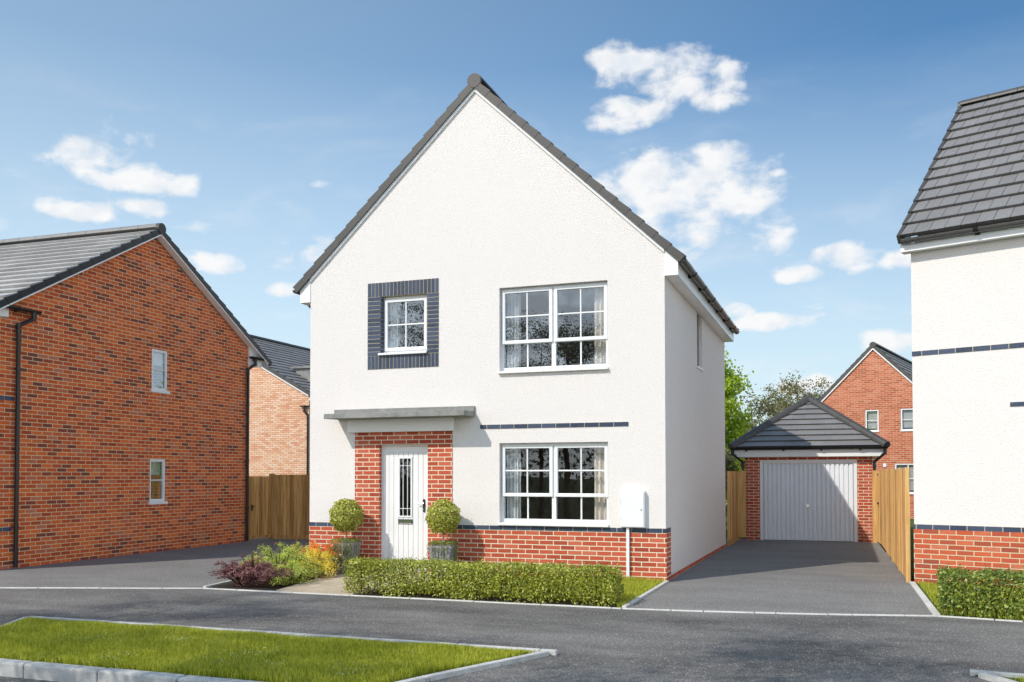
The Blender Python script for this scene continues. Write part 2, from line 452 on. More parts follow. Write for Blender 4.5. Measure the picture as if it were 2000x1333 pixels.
def half_round(mb, path0, path1, r, n=8, up=True, thick=0, mat=0, a0=0, a1=math.pi, upv=(0,0,1)):
    """half cylinder shell between two points (solid section), dome up or trough down"""
    p0, p1 = Vector(path0), Vector(path1)
    t = (p1-p0).normalized(); up_v = Vector(upv)
    up_v = (up_v - t*up_v.dot(t)).normalized()
    sd = t.cross(up_v).normalized()
    sg = 1 if up else -1
    A = [a0 + (a1-a0)*i/n for i in range(n+1)]
    ring = lambda p, rr: [tuple(p + sd*math.cos(a)*rr + up_v*math.sin(a)*rr*sg) for a in A]
    r0, r1 = ring(p0, r), ring(p1, r)
    for i in range(n):
        mb.poly([r0[i], r0[i+1], r1[i+1], r1[i]], mat)
    if thick:
        i0, i1 = ring(p0, r-thick), ring(p1, r-thick)
        for i in range(n):
            mb.poly([i0[i+1], i0[i], i1[i], i1[i+1]], mat)
            mb.poly([r0[i+1], r0[i], i0[i], i0[i+1]], mat); mb.poly([r1[i], r1[i+1], i1[i+1], i1[i]], mat)
        mb.poly([r0[0], r1[0], i1[0], i0[0]], mat); mb.poly([r0[n], i0[n], i1[n], r1[n]], mat)
    else:
        mb.poly(list(reversed(r0)), mat); mb.poly(r1, mat)
        mb.poly([r0[0], r1[0], r1[n], r0[n]], mat)

def gutter(p0, p1, parent, mat, r=.06, brackets=(), wallside=None, cap=True):
    mb = MB()
    half_round(mb, p0, p1, r, 9, up=False, thick=.006)
    if cap:
        half_round(mb, p0, Vector(p0)+(Vector(p1)-Vector(p0)).normalized()*.006, r+.001, 9, up=False)
        half_round(mb, p1, Vector(p1)-(Vector(p1)-Vector(p0)).normalized()*.006, r+.001, 9, up=False)
    g = mb.build('gutter', mat, parent)
    d = (Vector(p1)-Vector(p0)); L = d.length; d.normalize()
    for t in brackets:
        b = MB()
        c = Vector(p0)+d*t
        half_round(b, c-d*.028, c+d*.028, r+.009, 9, up=False, thick=.008)
        if wallside:
            w = Vector(wallside)
            q = c + w*(r+.004)
            s = d*.028
            b.hexa([q-s-Vector((0,0,.085)), q+s-Vector((0,0,.085)), q+s-Vector((0,0,.085))-w*.03, q-s-Vector((0,0,.085))-w*.03,
                    q-s, q+s, q+s-w*.03, q-s-w*.03])
        b.build('bracket', M['black'], g)
    return g

def downpipe(parent, neck, z_bot, clips=(), r=.034, mat=None):
    """neck: path from the gutter outlet to the top of the straight pipe"""
    mat = mat or M['black']
    mb = MB()
    path = [Vector(p) for p in neck] + [Vector((neck[-1][0], neck[-1][1], z_bot))]
    mb.tube(path, r, 12)
    for p in neck[1:]:
        mb.tube([Vector(p)+Vector((0,0,.035)), Vector(p)-Vector((0,0,.04))], r*1.2, 12)
    mb.tube([Vector(neck[0])+Vector((0,0,.03)), Vector(neck[0])-Vector((0,0,.06))], r*1.3, 12)
    o = mb.build('downpipe', mat, parent, smooth=False)
    for z, d in clips:
        b = MB(); x, y = neck[-1][0], neck[-1][1]
        b.tube([(x,y,z-.018),(x,y,z+.018)], r*1.25, 12)
        b.tube([(x,y,z), (x+d[0], y+d[1], z)], .009, 6)
        b.build('pipe_clip', mat, o)
    return o

def verge_units(mb, P0, vd, side, n_units, length, w, low, high, mat=0):
    """stepped dry verge caps along a slope; side = unit vector across (outward), w = (inner,outer)"""
    P0, vd, side = Vector(P0), Vector(vd).normalized(), Vector(side).normalized()
    nn = side.cross(vd)
    if nn.z < 0: nn = -nn
    L = length/n_units
    for i in range(n_units):
        v0, v1 = i*L-.008, (i+1)*L+.012
        h0, h1 = high+.018, high-.004
        def q(s, v, h): return tuple(P0 + side*s + vd*v + nn*h)
        e = .004*(1 if i % 2 else 0)
        mb.hexa([q(w[0],v0,low), q(w[1]+.003,v0,low), q(w[1]-.001,v1,low), q(w[0],v1,low),
                 q(w[0],v0,h0), q(w[1]+.003,v0,h0), q(w[1]-.001,v1,h1), q(w[0],v1,h1)], mat)

def ridge_units(mb, p0, p1, n, r=.115, mat=0):
    p0, p1 = Vector(p0), Vector(p1)
    d = (p1-p0)/n
    for i in range(n):
        a = p0 + d*i + d.normalized()*.004; b = p0 + d*(i+1) - d.normalized()*.004
        half_round(mb, a, b, r*random.uniform(.985, 1.015), 10, True, 0, mat, .12, math.pi-.12)

def brick_row(mb, u0, u1, z0, z1, fn, L=.224, start=0., joint=.011, vertical=False):
    """row of real bricks (mat 0) in front of a mortar strip (mat 1). fn(u, z, d) -> point, d = distance proud"""
    q = [fn(u0,z0,0), fn(u1,z0,0), fn(u1,z1,0), fn(u0,z1,0)]
    r = [fn(u0,z0,.004), fn(u1,z0,.004), fn(u1,z1,.004), fn(u0,z1,.004)]
    mb.hexa([q[0],q[1],r[1],r[0],q[3],q[2],r[2],r[3]], 1)
    def brick(a, b, c, d):
        q = [fn(a,c,0), fn(b,c,0), fn(b,d,0), fn(a,d,0)]
        pr = .008 + random.uniform(-.0008, .0008)
        r = [fn(a,c,pr), fn(b,c,pr), fn(b,d,pr), fn(a,d,pr)]
        mb.hexa([q[0],q[1],r[1],r[0],q[3],q[2],r[2],r[3]], 0)
    if not vertical:
        u = u0 - start
        while u < u1:
            a, b = max(u + joint/2, u0), min(u + L - joint/2, u1)
            if b - a > .01: brick(a, b, z0+joint*.15, z1-joint*.15)
            u += L
    else:
        z = z0
        while z < z1 - .01:
            brick(u0, u1, z + joint/2, min(z + L - joint/2, z1)); z += L

def wavy_curtain(x0, x1, y, z0, z1, mat, parent, waves=4, amp=.03, seed=0):
    mb = MB(); n = waves*10
    r = random.Random(seed)
    ph = r.uniform(0, 6)
    def pt(i, z, k):
        t = i/n
        a = amp*(math.sin(t*waves*2*math.pi + ph) + .4*math.sin(t*waves*4.6*math.pi + ph*2))
        return (x0 + (x1-x0)*t, y + a*(1.0 if k else .8), z)
    b = len(mb.v)
    for i in range(n+1): mb.v.append(pt(i, z0, 1)); mb.v.append(pt(i, z1, 0))
    for i in range(n):
        mb.f.append((2*i, 2*i+2, 2*i+3, 2*i+1)); mb.m.append(0)
    return mb.build('curtain', mat, parent, smooth=True)

def frame_box(mb, x0, x1, z0, z1, w, y0, y1, mat=0):
    """rectangular frame of four butt-jointed members, in the x-z plane"""
    wl = w if isinstance(w, tuple) else (w, w, w, w)     # left, right, bottom, top
    mb.box(x0, x0+wl[0], y0, y1, z0, z1, mat); mb.box(x1-wl[1], x1, y0, y1, z0, z1, mat)
    mb.box(x0+wl[0], x1-wl[1], y0+.0005, y1-.0005, z0, z0+wl[2], mat); mb.box(x0+wl[0], x1-wl[1], y0+.0005, y1-.0005, z1-wl[3], z1, mat)

def reveals(mb, x0, x1, z0, z1, y0, y1, mat=0, bottom=True):
    mb.poly([(x0,y0,z0),(x0,y1,z0),(x0,y1,z1),(x0,y0,z1)], mat)
    mb.poly([(x1,y0,z0),(x1,y0,z1),(x1,y1,z1),(x1,y1,z0)], mat)
    mb.poly([(x0,y0,z1),(x0,y1,z1),(x1,y1,z1),(x1,y0,z1)], mat)
    if bottom: mb.poly([(x0,y0,z0),(x1,y0,z0),(x1,y1,z0),(x0,y1,z0)], mat)

# ------------------------------------------------------------------ foliage helpers
def rand_unit(n):
    v = rng.normal(size=(n,3)); return v/np.linalg.norm(v, axis=1, keepdims=True)
def leaves(name, C, size, mat, parent=None, aspect=.55, normals=None, spread=.9, droop=None):
    """kite-shaped leaves at points C, as one mesh"""
    n = len(C)
    size = np.broadcast_to(np.asarray(size, float), (n,))*rng.uniform(.65, 1.3, n)
    nr = rand_unit(n)
    if normals is not None:
        nr = normals + spread*nr; nr /= np.linalg.norm(nr, axis=1, keepdims=True)
    a = rand_unit(n)
    if droop is not None: a = a + np.asarray(droop)
    a -= nr*(a*nr).sum(1, keepdims=True); a /= np.linalg.norm(a, axis=1, keepdims=True)
    b = np.cross(nr, a)
    L = size[:,None]; W = (size*aspect)[:,None]/2
    p0 = C - a*L*.5; p2 = C + a*L*.5
    m = C - a*L*.05
    p1 = m + b*W + nr*L*.07; p3 = m - b*W + nr*L*.07
    V = np.stack([p0,p1,p2,p3],1).reshape(-1,3)
    F = np.arange(4*n).reshape(n,4)
    return np_mesh(name, V, F, mat, parent)

def blades(name, C, h, w, mat, parent=None, lean=.35):
    n = len(C)
    h = np.broadcast_to(np.asarray(h, float), (n,))*rng.uniform(.55, 1.3, n)
    ang = rng.uniform(0, 2*math.pi, n)
    dx, dy = np.cos(ang)*w/2, np.sin(ang)*w/2
    la = rng.uniform(0, 2*math.pi, n); lm = np.abs(rng.normal(0, lean, n))*h
    z = np.zeros(n)
    o = np.stack([dx,dy,z],1)
    mid = C + np.stack([np.cos(la)*lm*.3, np.sin(la)*lm*.3, h*.6],1)
    tip = C + np.stack([np.cos(la)*lm, np.sin(la)*lm, h*np.clip(1-.3*(lm/h)**2, .4, 1)],1)
    V = np.stack([C-o, C+o, mid+o*.7, mid-o*.7, tip],1).reshape(-1,3)
    i = np.arange(n)*5
    F = np.concatenate([np.stack([i,i+1,i+2],1), np.stack([i,i+2,i+3],1), np.stack([i+3,i+2,i+4],1)])
    return np_mesh(name, V, F, mat, parent)

def in_poly(P, poly):
    x, y = P[:,0], P[:,1]; inside = np.zeros(len(P), bool); n = len(poly)
    for i in range(n):
        x0,y0 = poly[i]; x1,y1 = poly[(i+1) % n]
        c = ((y0 > y) != (y1 > y)) & (x < (x1-x0)*(y-y0)/(y1-y0+1e-12)+x0)
        inside ^= c
    return inside
def scatter_poly(poly, n):
    P = np.array(poly); lo, hi = P.min(0), P.max(0)
    out = np.empty((0,2))
    while len(out) < n:
        q = rng.uniform(lo, hi, (n,2)); out = np.concatenate([out, q[in_poly(q, poly)]])
    return out[:n]

def tree(name, label, loc, h, crown_r, crown_z0, mat, leaf, n_leaf, cat='tree', trunk_r=.08, lean=(0,0), group=None, seed=1, shape='round', clump=.34, n_limb=9, upright=.5):
    r = random.Random(seed); rg = np.random.default_rng(seed)
    t = thing(name, label, cat, loc, 0, group)
    mb = MB()
    top = Vector((lean[0], lean[1], h*.93))
    pts = [Vector((0,0,-.15))]
    for k in range(1,7):
        f = k/6
        pts.append(Vector((lean[0]*f + r.uniform(-.06,.06)*h*.12, lean[1]*f + r.uniform(-.06,.06)*h*.12, top.z*f)))
    mb.tube(pts, [trunk_r*(1-.88*k/6) for k in range(7)], 8)
    clumps = []
    for k in range(n_limb*2):
        f = r.uniform(crown_z0/h, .93)
        base = pts[0].lerp(pts[-1], f); i = min(5, int(f*6)); base = pts[i].lerp(pts[i+1], f*6-i)
        a = k*2.4 + r.uniform(-.5,.5)
        g = (f*h - crown_z0)/(h - crown_z0)
        R = crown_r*(math.sqrt(max(.04, 1-(2*g-.9)**2*.85)) if shape == 'round' else (1-.86*g)*(1 if g > .12 else .75))
        R *= r.uniform(.6, 1.08)
        tip = base + Vector((math.cos(a)*R, math.sin(a)*R, upright*R*r.uniform(.5,1.3)))
        mid = base.lerp(tip, .5) + Vector((0,0,-.06*R))
        br = trunk_r*.42*(1-f*.75)
        mb.tube([base, mid, tip], [br, br*.6, br*.2], 5)
        for s in (.45, .7, .9, 1.0):
            c = base.lerp(tip, s)
            clumps.append((c, R*s))
            for q in range(2):
                tw = c + Vector((r.uniform(-1,1), r.uniform(-1,1), r.uniform(-.3,1)))*R*.34
                mb.tube([c, tw], [br*.25, br*.08], 4)
                clumps.append((tw, R))
    clumps.append((top, 0)); clumps.append((top + Vector((0,0,h*.05)), 0))
    mb.build('trunk', M['bark'], t)
    per = max(4, n_leaf//len(clumps))
    C = []
    for c, R in clumps:
        k = int(per*rg.uniform(.35, 1.6))
        s = clump*rg.uniform(.55, 1.15)
        C.append(np.array(c) + rg.normal(size=(k,3))*np.array([s, s, s*.75])*.5)
    C = np.concatenate(C); C = C[C[:,2] > crown_z0*.6]
    nrm = C - np.array([lean[0]*.5, lean[1]*.5, (h+crown_z0)/2]); nrm /= np.linalg.norm(nrm, axis=1, keepdims=True)+1e-6
    leaves('crown', C, leaf, mat, t, .6, nrm*.5 + np.array([0,0,.35]), 1.0)
    return t

# ================================================================== SETTING
def flat(name, poly, z, mat, kind='structure'):
    mb = MB(); mb.poly([(x, y, z) for x, y in poly]); o = mb.build(name, mat)
    o['kind'] = kind; return o

KY = -2.83                                     # line of the edging along the front gardens
flat('ground', [(-900,-900),(900,-900),(900,900),(-900,900)], -.16, M['garden'])
flat('street', [(-120,-11.05),(120,-11.05),(120,-7.62),(-120,-7.62)], -.085, M['asphalt'])
ISL = [(.45,-6.35),(.136,-5.69),(6.03,-5.655),(5.35,-7.05),(5.2,-7.5),(.9,-7.5)]      # verge island outline
EDGE = [(-30,-13.5),(-2.57,-3.74),(.12,-2.845),(5.96,-2.815),(6.88,-2.72),(7.66,-2.60),(8.46,-2.44),(9.33,-2.22),(10.15,-2.34),(14,-3.0),(40,-8)]
EDGE[0] = (-30,-12.8)
flat('road', [(-14.3,-7.62),(38,-7.62)] + EDGE[1:-1][::-1], 0, M['asphalt'])
flat('driveway', [(-30,-12.8),(-2.57,-3.74),(.12,-2.845),(.02,-2.3),(0.02,9),(-30,9)], .002, M['drive'])
flat('driveway', [(5.962,-2.80),(6.88,-2.71),(7.66,-2.59),(8.46,-2.43),(9.31,-2.21),(9.26,1.1),(9.10,9.7),(5.6,9.7),(5.6,7.2),(5.962,7.0)], .002, M['drive'])
flat('garden', [(-60,9.02),(.02,9.02),(.02,7.3),(5.6,7.3),(5.6,9.72),(9.3,9.72),(9.3,-2.2),(40,-8),(60,90),(-60,90)], -.01, M['garden'])
flat('front_garden', [(2.45,-2.81),(5.96,-2.80),(5.96,.02),(2.3,.02)], .004, M['turf'])
flat('soil', [(.14,-2.81),(1.26,-2.80),(.80,-.3),(.8,.05),(.04,.05)], .006, M['soil'])
flat('soil', [(2.2,-2.80),(5.9,-2.795),(5.9,-2.28),(2.2,-2.28)], .008, M['soil'])

# path of buff slabs to the front door
mb = MB()
def pl(x, y): return (x, y)
left = lambda y: 1.26 + (0.80-1.26)*(y+2.80)/2.5
for i in range(4):
    y0, y1 = -2.80 + i*.70, -2.80 + (i+1)*.70 - .006
    y1 = min(y1, -.02)
    for k in range(3):
        def xx(y, f): return left(y) + f*(2.42 - left(y) + .12*(y+2.8))
        f0, f1 = k/3 + .0025, (k+1)/3 - .0025
        zt = .022 + random.uniform(-.0015, .0015)
        mb.hexa([(xx(y0,f0),y0,0),(xx(y0,f1),y0,0),(xx(y1,f1),y1,0),(xx(y1,f0),y1,0),(xx(y0,f0),y0,zt),(xx(y0,f1),y0,zt),(xx(y1,f1),y1,zt),(xx(y1,f0),y1,zt)])
struct(mb.build('path', M['paving']))

def kerb_run(name, pts, w, z0, z1, L, mat, start=0., gap=.006, bev=.006, side=0):
    """line of kerb stones following pts; w to the right (side=-1), left (+1) or centred"""
    mb = MB()
    for (a, b) in zip(pts, pts[1:]):
        A, B = Vector((*a,0)), Vector((*b,0)); d = B-A; LL = d.length; d.normalize(); n = Vector((-d.y, d.x, 0))
        o0, o1 = (-w/2, w/2) if side == 0 else ((0, w) if side > 0 else (-w, 0))
        t = -start
        while t < LL:
            s, e = max(t, 0)+gap/2, min(t+L, LL)-gap/2
            t += L
            if e - s < .02: continue
            dz = random.uniform(-.0015, .0015)
            p = [A+d*s+n*o0, A+d*e+n*o0, A+d*e+n*o1, A+d*s+n*o1]
            mb.hexa([(q.x,q.y,z0) for q in p] + [(q.x,q.y,z1+dz) for q in p])
    o = struct(mb.build(name, mat)); 
    b = o.modifiers.new('edge', 'BEVEL'); b.width = bev; b.segments = 2; b.limit_method = 'ANGLE'
    return o
kerb_run('edging', EDGE[1:-1], .055, -.1, .012, .86, M['edging'], .3, gap=.010)
kerb_run('edging', [(5.975,-2.78),(5.975,-.02)], .05, -.1, .03, .86, M['edging'], .2)
kerb_run('edging', [(9.335,-2.17),(9.29,1.12)], .075, -.1, .02, .42, M['edging'], .1)
kerb_run('edging', [(.115,-2.81),(.03,-2.2),(.03,0)], .05, -.1, .03, .86, M['edging'], .1)
# verge island: slim edging on three sides, road kerb along the street
kerb_run('verge_edging', [(.136,-5.72),(6.06,-5.68)], .062, -.1, .040, .78, M['kerb'], .47)
kerb_run('verge_edging', [(5.98,-5.725),(5.42,-7.0),(5.22,-7.5)], .062, -.1, .040, .78, M['kerb'], .2)
kerb_run('verge_edging', [(.15,-5.76),(.48,-6.4),(1.0,-7.5)], .062, -.1, .040, .6, M['kerb'], .3)
kerb_run('road_kerb', [(.9,-7.56),(5.3,-7.56)], .125, -.25, .032, .755, M['kerb'], .25, gap=.008, bev=.018)
kerb_run('road_kerb', [(-30,-7.56),(.9,-7.56)], .125, -.25, -.05, .755, M['kerb'], .25, gap=.008, bev=.018)
kerb_run('road_kerb', [(5.3,-7.56),(10.6,-7.56)], .125, -.25, -.05, .755, M['kerb'], .25, gap=.008, bev=.018)
# second island, its tip just in frame on the far right
ISR = [(9.29,-5.37),(13,-5.75),(13,-7.4),(10.4,-7.2)]
kerb_run('verge_edging', [(9.29,-5.37),(13,-5.76)], .062, -.1, .040, .78, M['kerb'], .1)
kerb_run('verge_edging', [(9.36,-5.44),(10.0,-6.4),(10.6,-7.5)], .062, -.1, .040, .78, M['kerb'], .1)
flat('verge', ISR, .012, M['turf'])
flat('verge', [(.5,-6.3),(.21,-5.76),(5.93,-5.72),(5.33,-7.0),(5.15,-7.5),(.95,-7.5)], .012, M['turf'])

def grass(name, label, poly, n, h, w, z, lean=.35, edge=None):
    P = scatter_poly(poly, n)
    C = np.concatenate([P, np.full((n,1), z)], 1)
    if edge is not None: h = h*np.clip(.5 + (edge-P[:,1])/.5, .5, 1)
    h = h*(1 + .28*np.sin(P[:,0]*2.1+P[:,1]*3.7)*np.sin(P[:,0]*4.3-P[:,1]*1.9))
    return tag(blades(name, C, h, w, M['grass'], None, lean), label, 'grass', kind='stuff')
g1 = grass('grass', 'bright green grass on the kerbed verge island at the bottom', [(.53,-6.36),(.24,-5.785),(5.89,-5.745),(5.33,-6.95),(5.15,-7.49),(1.0,-7.49)], 130000, .060, .0062, .012, edge=-5.75)
P = scatter_poly([(.6,-6.4),(.3,-5.9),(5.7,-5.9),(5.2,-7.2),(1.2,-7.4)], 5)
cl = np.concatenate([c + rng.normal(size=(46,2))*.11 for c in scatter_poly([(2,-7.3),(1.6,-6.4),(5.1,-6.1),(5.0,-7.2)], 9)])
C = np.concatenate([cl, rng.uniform(.045,.075,(len(cl),1))], 1)
tag(leaves('clover', C, .018, M['clover'], None, .9, np.tile([0,-.3,.8],(len(C),1)), .4), 'pale clover sprigs dotted in the verge island grass', 'clover', kind='stuff')
grass('grass', 'light green lawn grass between the long hedge and the brick plinth', [(2.9,-2.42),(5.84,-2.42),(5.88,-2.78),(5.95,-2.78),(5.95,-.03),(2.95,-.03)], 38000, .062, .007, .004)
grass('grass', 'small grass tip inside the kerb point at the right edge', [(9.56,-5.49),(12.8,-5.82),(12.8,-7.2),(10.5,-7.0)], 14000, .05, .006, .012)
flat('front_garden', [(9.37,-2.2),(10.15,-2.33),(14,-3.0),(14,-.4),(9.33,1.12)], .004, M['turf'])
grass('grass', 'light green lawn grass beside the right white house', [(9.40,-2.15),(10.15,-2.28),(12,-2.6),(12,.1),(9.36,1.05)], 20000, .06, .007, .004)

# ================================================================== MAIN HOUSE
W, LN = 5.957, 7.085
APX, SL = W/2, .94
ZA = 7.675                                      # wall apex
def zg(x): return ZA - SL*abs(x-APX)
EZ = 4.452                                      # soffit height
H = thing('detached_house', 'white rendered house with steep front gable, red brick plinth and grey porch canopy', 'house')
BW = (3.383, 5.104); UZ = (3.121, 4.454); LZ = (.785, 2.044)
SW = (1.335, 2.153); SZ = (3.53, 4.4575)
DX = (1.3025, 2.170); DZ = 2.047
PX = (.859, 2.596); PZ = 2.245
holes = [(*BW, *UZ), (*BW, *LZ), (*SW, *SZ), (DX[0], DX[1], -.1, DZ)]
clips = [(SL, 1, ZA + SL*APX), (-SL, 1, ZA - SL*APX)]
mb = MB()
mb.sheet(lambda u, z: (u, 0, z), [0, W], [-.1, 8.2], holes, clips)
mb.sheet(lambda u, z: (W-u, LN, z), [0, W], [-.1, 8.2], [], clips)
mb.sheet(lambda u, z: (0, LN-u, z), [0, LN], [-.1, 4.86], [])
slit = (3.10, 3.72, 3.48, 4.452)
mb.sheet(lambda u, z: (W, u, z), [0, LN], [-.1, 4.86], [slit])
for (x0, x1), (z0, z1) in ((BW, UZ), (BW, LZ)):
    reveals(mb, x0, x1, z0, z1, 0, .16)
mb.poly([(W,slit[0],slit[2]),(W-.14,slit[0],slit[2]),(W-.14,slit[0],slit[3]),(W,slit[0],slit[3])])
mb.poly([(W,slit[1],slit[2]),(W,slit[1],slit[3]),(W-.14,slit[1],slit[3]),(W-.14,slit[1],slit[2])])
mb.poly([(W,slit[0],slit[2]),(W,slit[1],slit[2]),(W-.14,slit[1],slit[2]),(W-.14,slit[0],slit[2])])
mb.poly([(W,slit[0],slit[3]),(W-.14,slit[0],slit[3]),(W-.14,slit[1],slit[3]),(W,slit[1],slit[3])])
mb.build('wall', M['render'], H)
# floors and partitions behind the glass
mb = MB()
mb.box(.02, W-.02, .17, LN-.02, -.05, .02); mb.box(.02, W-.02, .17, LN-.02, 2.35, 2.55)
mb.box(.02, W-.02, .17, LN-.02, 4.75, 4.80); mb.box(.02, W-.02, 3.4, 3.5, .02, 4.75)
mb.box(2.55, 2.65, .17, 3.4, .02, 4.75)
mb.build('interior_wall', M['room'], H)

# plinth of red brick with door surround, blue band bricks
PR = .008
for x0, x1, z1 in ((0, PX[0], .7068), (PX[1], W-.004, .7068)):
    mb = MB(); mb.box(x0, x1, -PR, .004, -.1, z1); mb.build('plinth', M['brick_main'], H)
mb = MB(); mb.box(W-.004, W+PR, -PR, .366, -.1, .7068); mb.build('plinth_return', M['brick_main'], H)
mb = MB(); mb.box(W-.004, W+PR*.7, .3665, LN, -.1, .0626); mb.build('base_course', M['brick_main'], H)
mb = MB()
mb.box(PX[0], DX[0], -PR-.001, .12, -.1, DZ); mb.box(DX[1], PX[1], -PR-.001, .12, -.1, DZ); mb.box(PX[0], PX[1], -PR-.001, .12, DZ, PZ+.03)
mb.build('brick_surround', M['brick_main'], H)
fr = lambda u, z, d: (u, -d, z)
def band(parent, *a, **k):
    mb = MB(); brick_row(mb, *a, **k); return mb.build('brick_band', [M['blue'], M['mortar']], parent)
band(H, 0, PX[0], .7068, .7747, fr, start=.1)
band(H, PX[1], W+PR, .7068, .7747, fr, start=.05)
band(H, -PR, .366, .7068, .7747, lambda u, z, d: (W+d, u, z), start=.1)
band(H, 3.065, 5.4175, 2.268, 2.334, fr, start=.112)
# small upstairs window surround
mb = MB()
sx0, sx1, sz0, sz1 = 1.083, 2.357, 3.275, 4.688
def soldier(x0, x1, z0, z1, n):
    q = (x1-x0)/n
    mb.box(x0, x1, -.004, 0, z0, z1, 1)
    for i in range(n):
        pr = .009 + random.uniform(-.001, .001)
        mb.box(x0+i*q+.0055, x0+(i+1)*q-.0055, -pr, 0, z0+.003, z1-.003, 0)
soldier(sx0, sx1, SZ[1]+.001, sz1, 19)
soldier(sx0, sx1, sz0, SZ[0]-.035, 19)
for x0, x1 in ((sx0, SW[0]), (SW[1], sx1)):
    n = 14; z0, z1 = SZ[0]-.035, SZ[1]+.001; q = (z1-z0)/n
    mb.box(x0, x1, -.004, 0, z0, z1, 1)
    for i in range(n):
        pr = .009 + random.uniform(-.001, .001)
        mb.box(x0+.003, x1-(.0 if x0 < 1.2 else .003), -pr, 0, z0+i*q+.0055, z0+(i+1)*q-.0055, 0)
mb.poly([(SW[0],-.004,SZ[0]),(SW[0],.14,SZ[0]),(SW[0],.14,SZ[1]),(SW[0],-.004,SZ[1])], 1)
mb.poly([(SW[1],-.004,SZ[0]),(SW[1],-.004,SZ[1]),(SW[1],.14,SZ[1]),(SW[1],.14,SZ[0])], 1)
mb.poly([(SW[0],-.004,SZ[1]),(SW[0],.14,SZ[1]),(SW[1],.14,SZ[1]),(SW[1],-.004,SZ[1])], 1)
for i in range(14):
    q = (SZ[1]-SZ[0])/13.3
    z0 = SZ[0]+i*q
    mb.box(SW[0]-.02, SW[0]+.004, -.004, .13, z0+.006, min(z0+q-.005, SZ[1]), 0)
mb.build('window_surround', [M['blue'], M['mortar']], H)

def sash_window(name, x0, x1, z0, z1, y, parent, gl, cols, seed, lower=.33):
    """big two-light window: upper proud casements with 2x2 panes, fixed lights below with 1x2"""
    w = MB()
    fz0 = z0 + .045
    mid = (x0+x1)/2 - .005
    frame_box(w, x0+.002, x1-.002, fz0, z1-.002, (.042,.042,.05,.042), y, y+.07)
    w.box(mid-.033, mid+.033, y+.001, y+.069, fz0+.05, z1-.044)
    tz = fz0 + (z1-fz0)*lower
    w.box(x0+.044, mid-.033, y+.002, y+.068, tz-.012, tz+.024); w.box(mid+.033, x1-.044, y+.002, y+.068, tz-.012, tz+.024)
    f = w.build(name, M['upvc'], parent)
    sb = MB()
    sb.prism([(-.05, z0), (-.05, z0+.028), (y+.002, z0+.045), (y+.002, z0)], x0+.001, x1-.001, 'x')
    sb.box(x0-.012, x1+.012, -.055, -.004, z0-.004, z0+.03)
    sb.build('sill', M['sill'], f, bevel=.004)
    for a, b in ((x0+.018, mid-.014), (mid+.014, x1-.018)):
        s = MB()
        sz0, sz1 = tz-.008, z1-.03
        frame_box(s, a, b, sz0, sz1, .052, y-.026, y+.03)
        gx, gz = (a+b)/2, (sz0+sz1)/2
        s.box(gx-.011, gx+.011, y-.012, y+.012, sz0+.052, sz1-.052)
        s.box(a+.052, gx-.011, y-.0115, y+.0115, gz-.011, gz+.011); s.box(gx+.011, b-.052, y-.0115, y+.0115, gz-.011, gz+.011)
        so = s.build('casement', M['upvc'], f, bevel=.004)
        p = MB(); p.poly([(a+.05,y+.004,sz0+.05),(b-.05,y+.004,sz0+.05),(b-.05,y+.004,sz1-.05),(a+.05,y+.004,sz1-.05)])
        p.build('pane', gl, f)
    for a, b in ((x0+.044, mid-.033), (mid+.033, x1-.044)):
        s = MB(); gx = (a+b)/2
        s.box(gx-.011, gx+.011, y+.008, y+.03, fz0+.05, tz-.012); s.build('glazing_bar', M['upvc'], f)
        p = MB(); p.poly([(a,y+.02,fz0+.05),(b,y+.02,fz0+.05),(b,y+.02,tz-.012),(a,y+.02,tz-.012)])
        p.build('pane', gl, f)
    wavy_curtain(x0+.03, x0+.26, y+.16, z0+.02, z1+.05, M['curtain2'], f, 4, .03, seed)
    wavy_curtain(x1-.27, x1+.05, y+.15, z0+.02, z1+.05, M['curtain'], f, 4, .03, seed+1)
    return f
sash_window('window', *BW, *UZ, .085, H, M['glass'], 2, 3)
sash_window('window', *BW, *LZ, .085, H, M['glass_low'], 2, 9)
# small window
w = MB(); y = .075
frame_box(w, SW[0]+.002, SW[1]-.002, SZ[0]+.001, SZ[1]-.002, (.045,.045,.05,.042), y, y+.07)
f = w.build('window', M['upvc'], H)
s = MB(); a, b, c, d = SW[0]+.032, SW[1]-.032, SZ[0]+.04, SZ[1]-.045
frame_box(s, a, b, c, d, .05, y-.024, y+.03)
gx, gz = (a+b)/2, (c+d)/2
s.box(gx-.011, gx+.011, y-.012, y+.012, c+.05, d-.05); s.box(a+.05, gx-.011, y-.0115, y+.0115, gz-.011, gz+.011); s.box(gx+.011, b-.05, y-.0115, y+.0115, gz-.011, gz+.011)
s.build('casement', M['upvc'], f, bevel=.004)
p = MB(); p.poly([(a+.04,y+.004,c+.04),(b-.04,y+.004,c+.04),(b-.04,y+.004,d-.04),(a+.04,y+.004,d-.04)]); p.build('pane', M['glass'], f)
s = MB(); s.box(SW[0]-.04, SW[1]+.005, -.05, -.010, SZ[0]-.034, SZ[0]+.0); s.box(SW[0]+.001, SW[1]-.001, -.010, y+.03, SZ[0]-.03, SZ[0]+.002); s.build('sill', M['sill'], f, bevel=.004)
wavy_curtain(SW[0]+.03, SW[0]+.2, y+.15, SZ[0], SZ[1]+.05, M['curtain2'], f, 3, .025, 21)
wavy_curtain(SW[1]-.10, SW[1]+.05, y+.15, SZ[0], SZ[1]+.05, M['curtain'], f, 3, .025, 22)
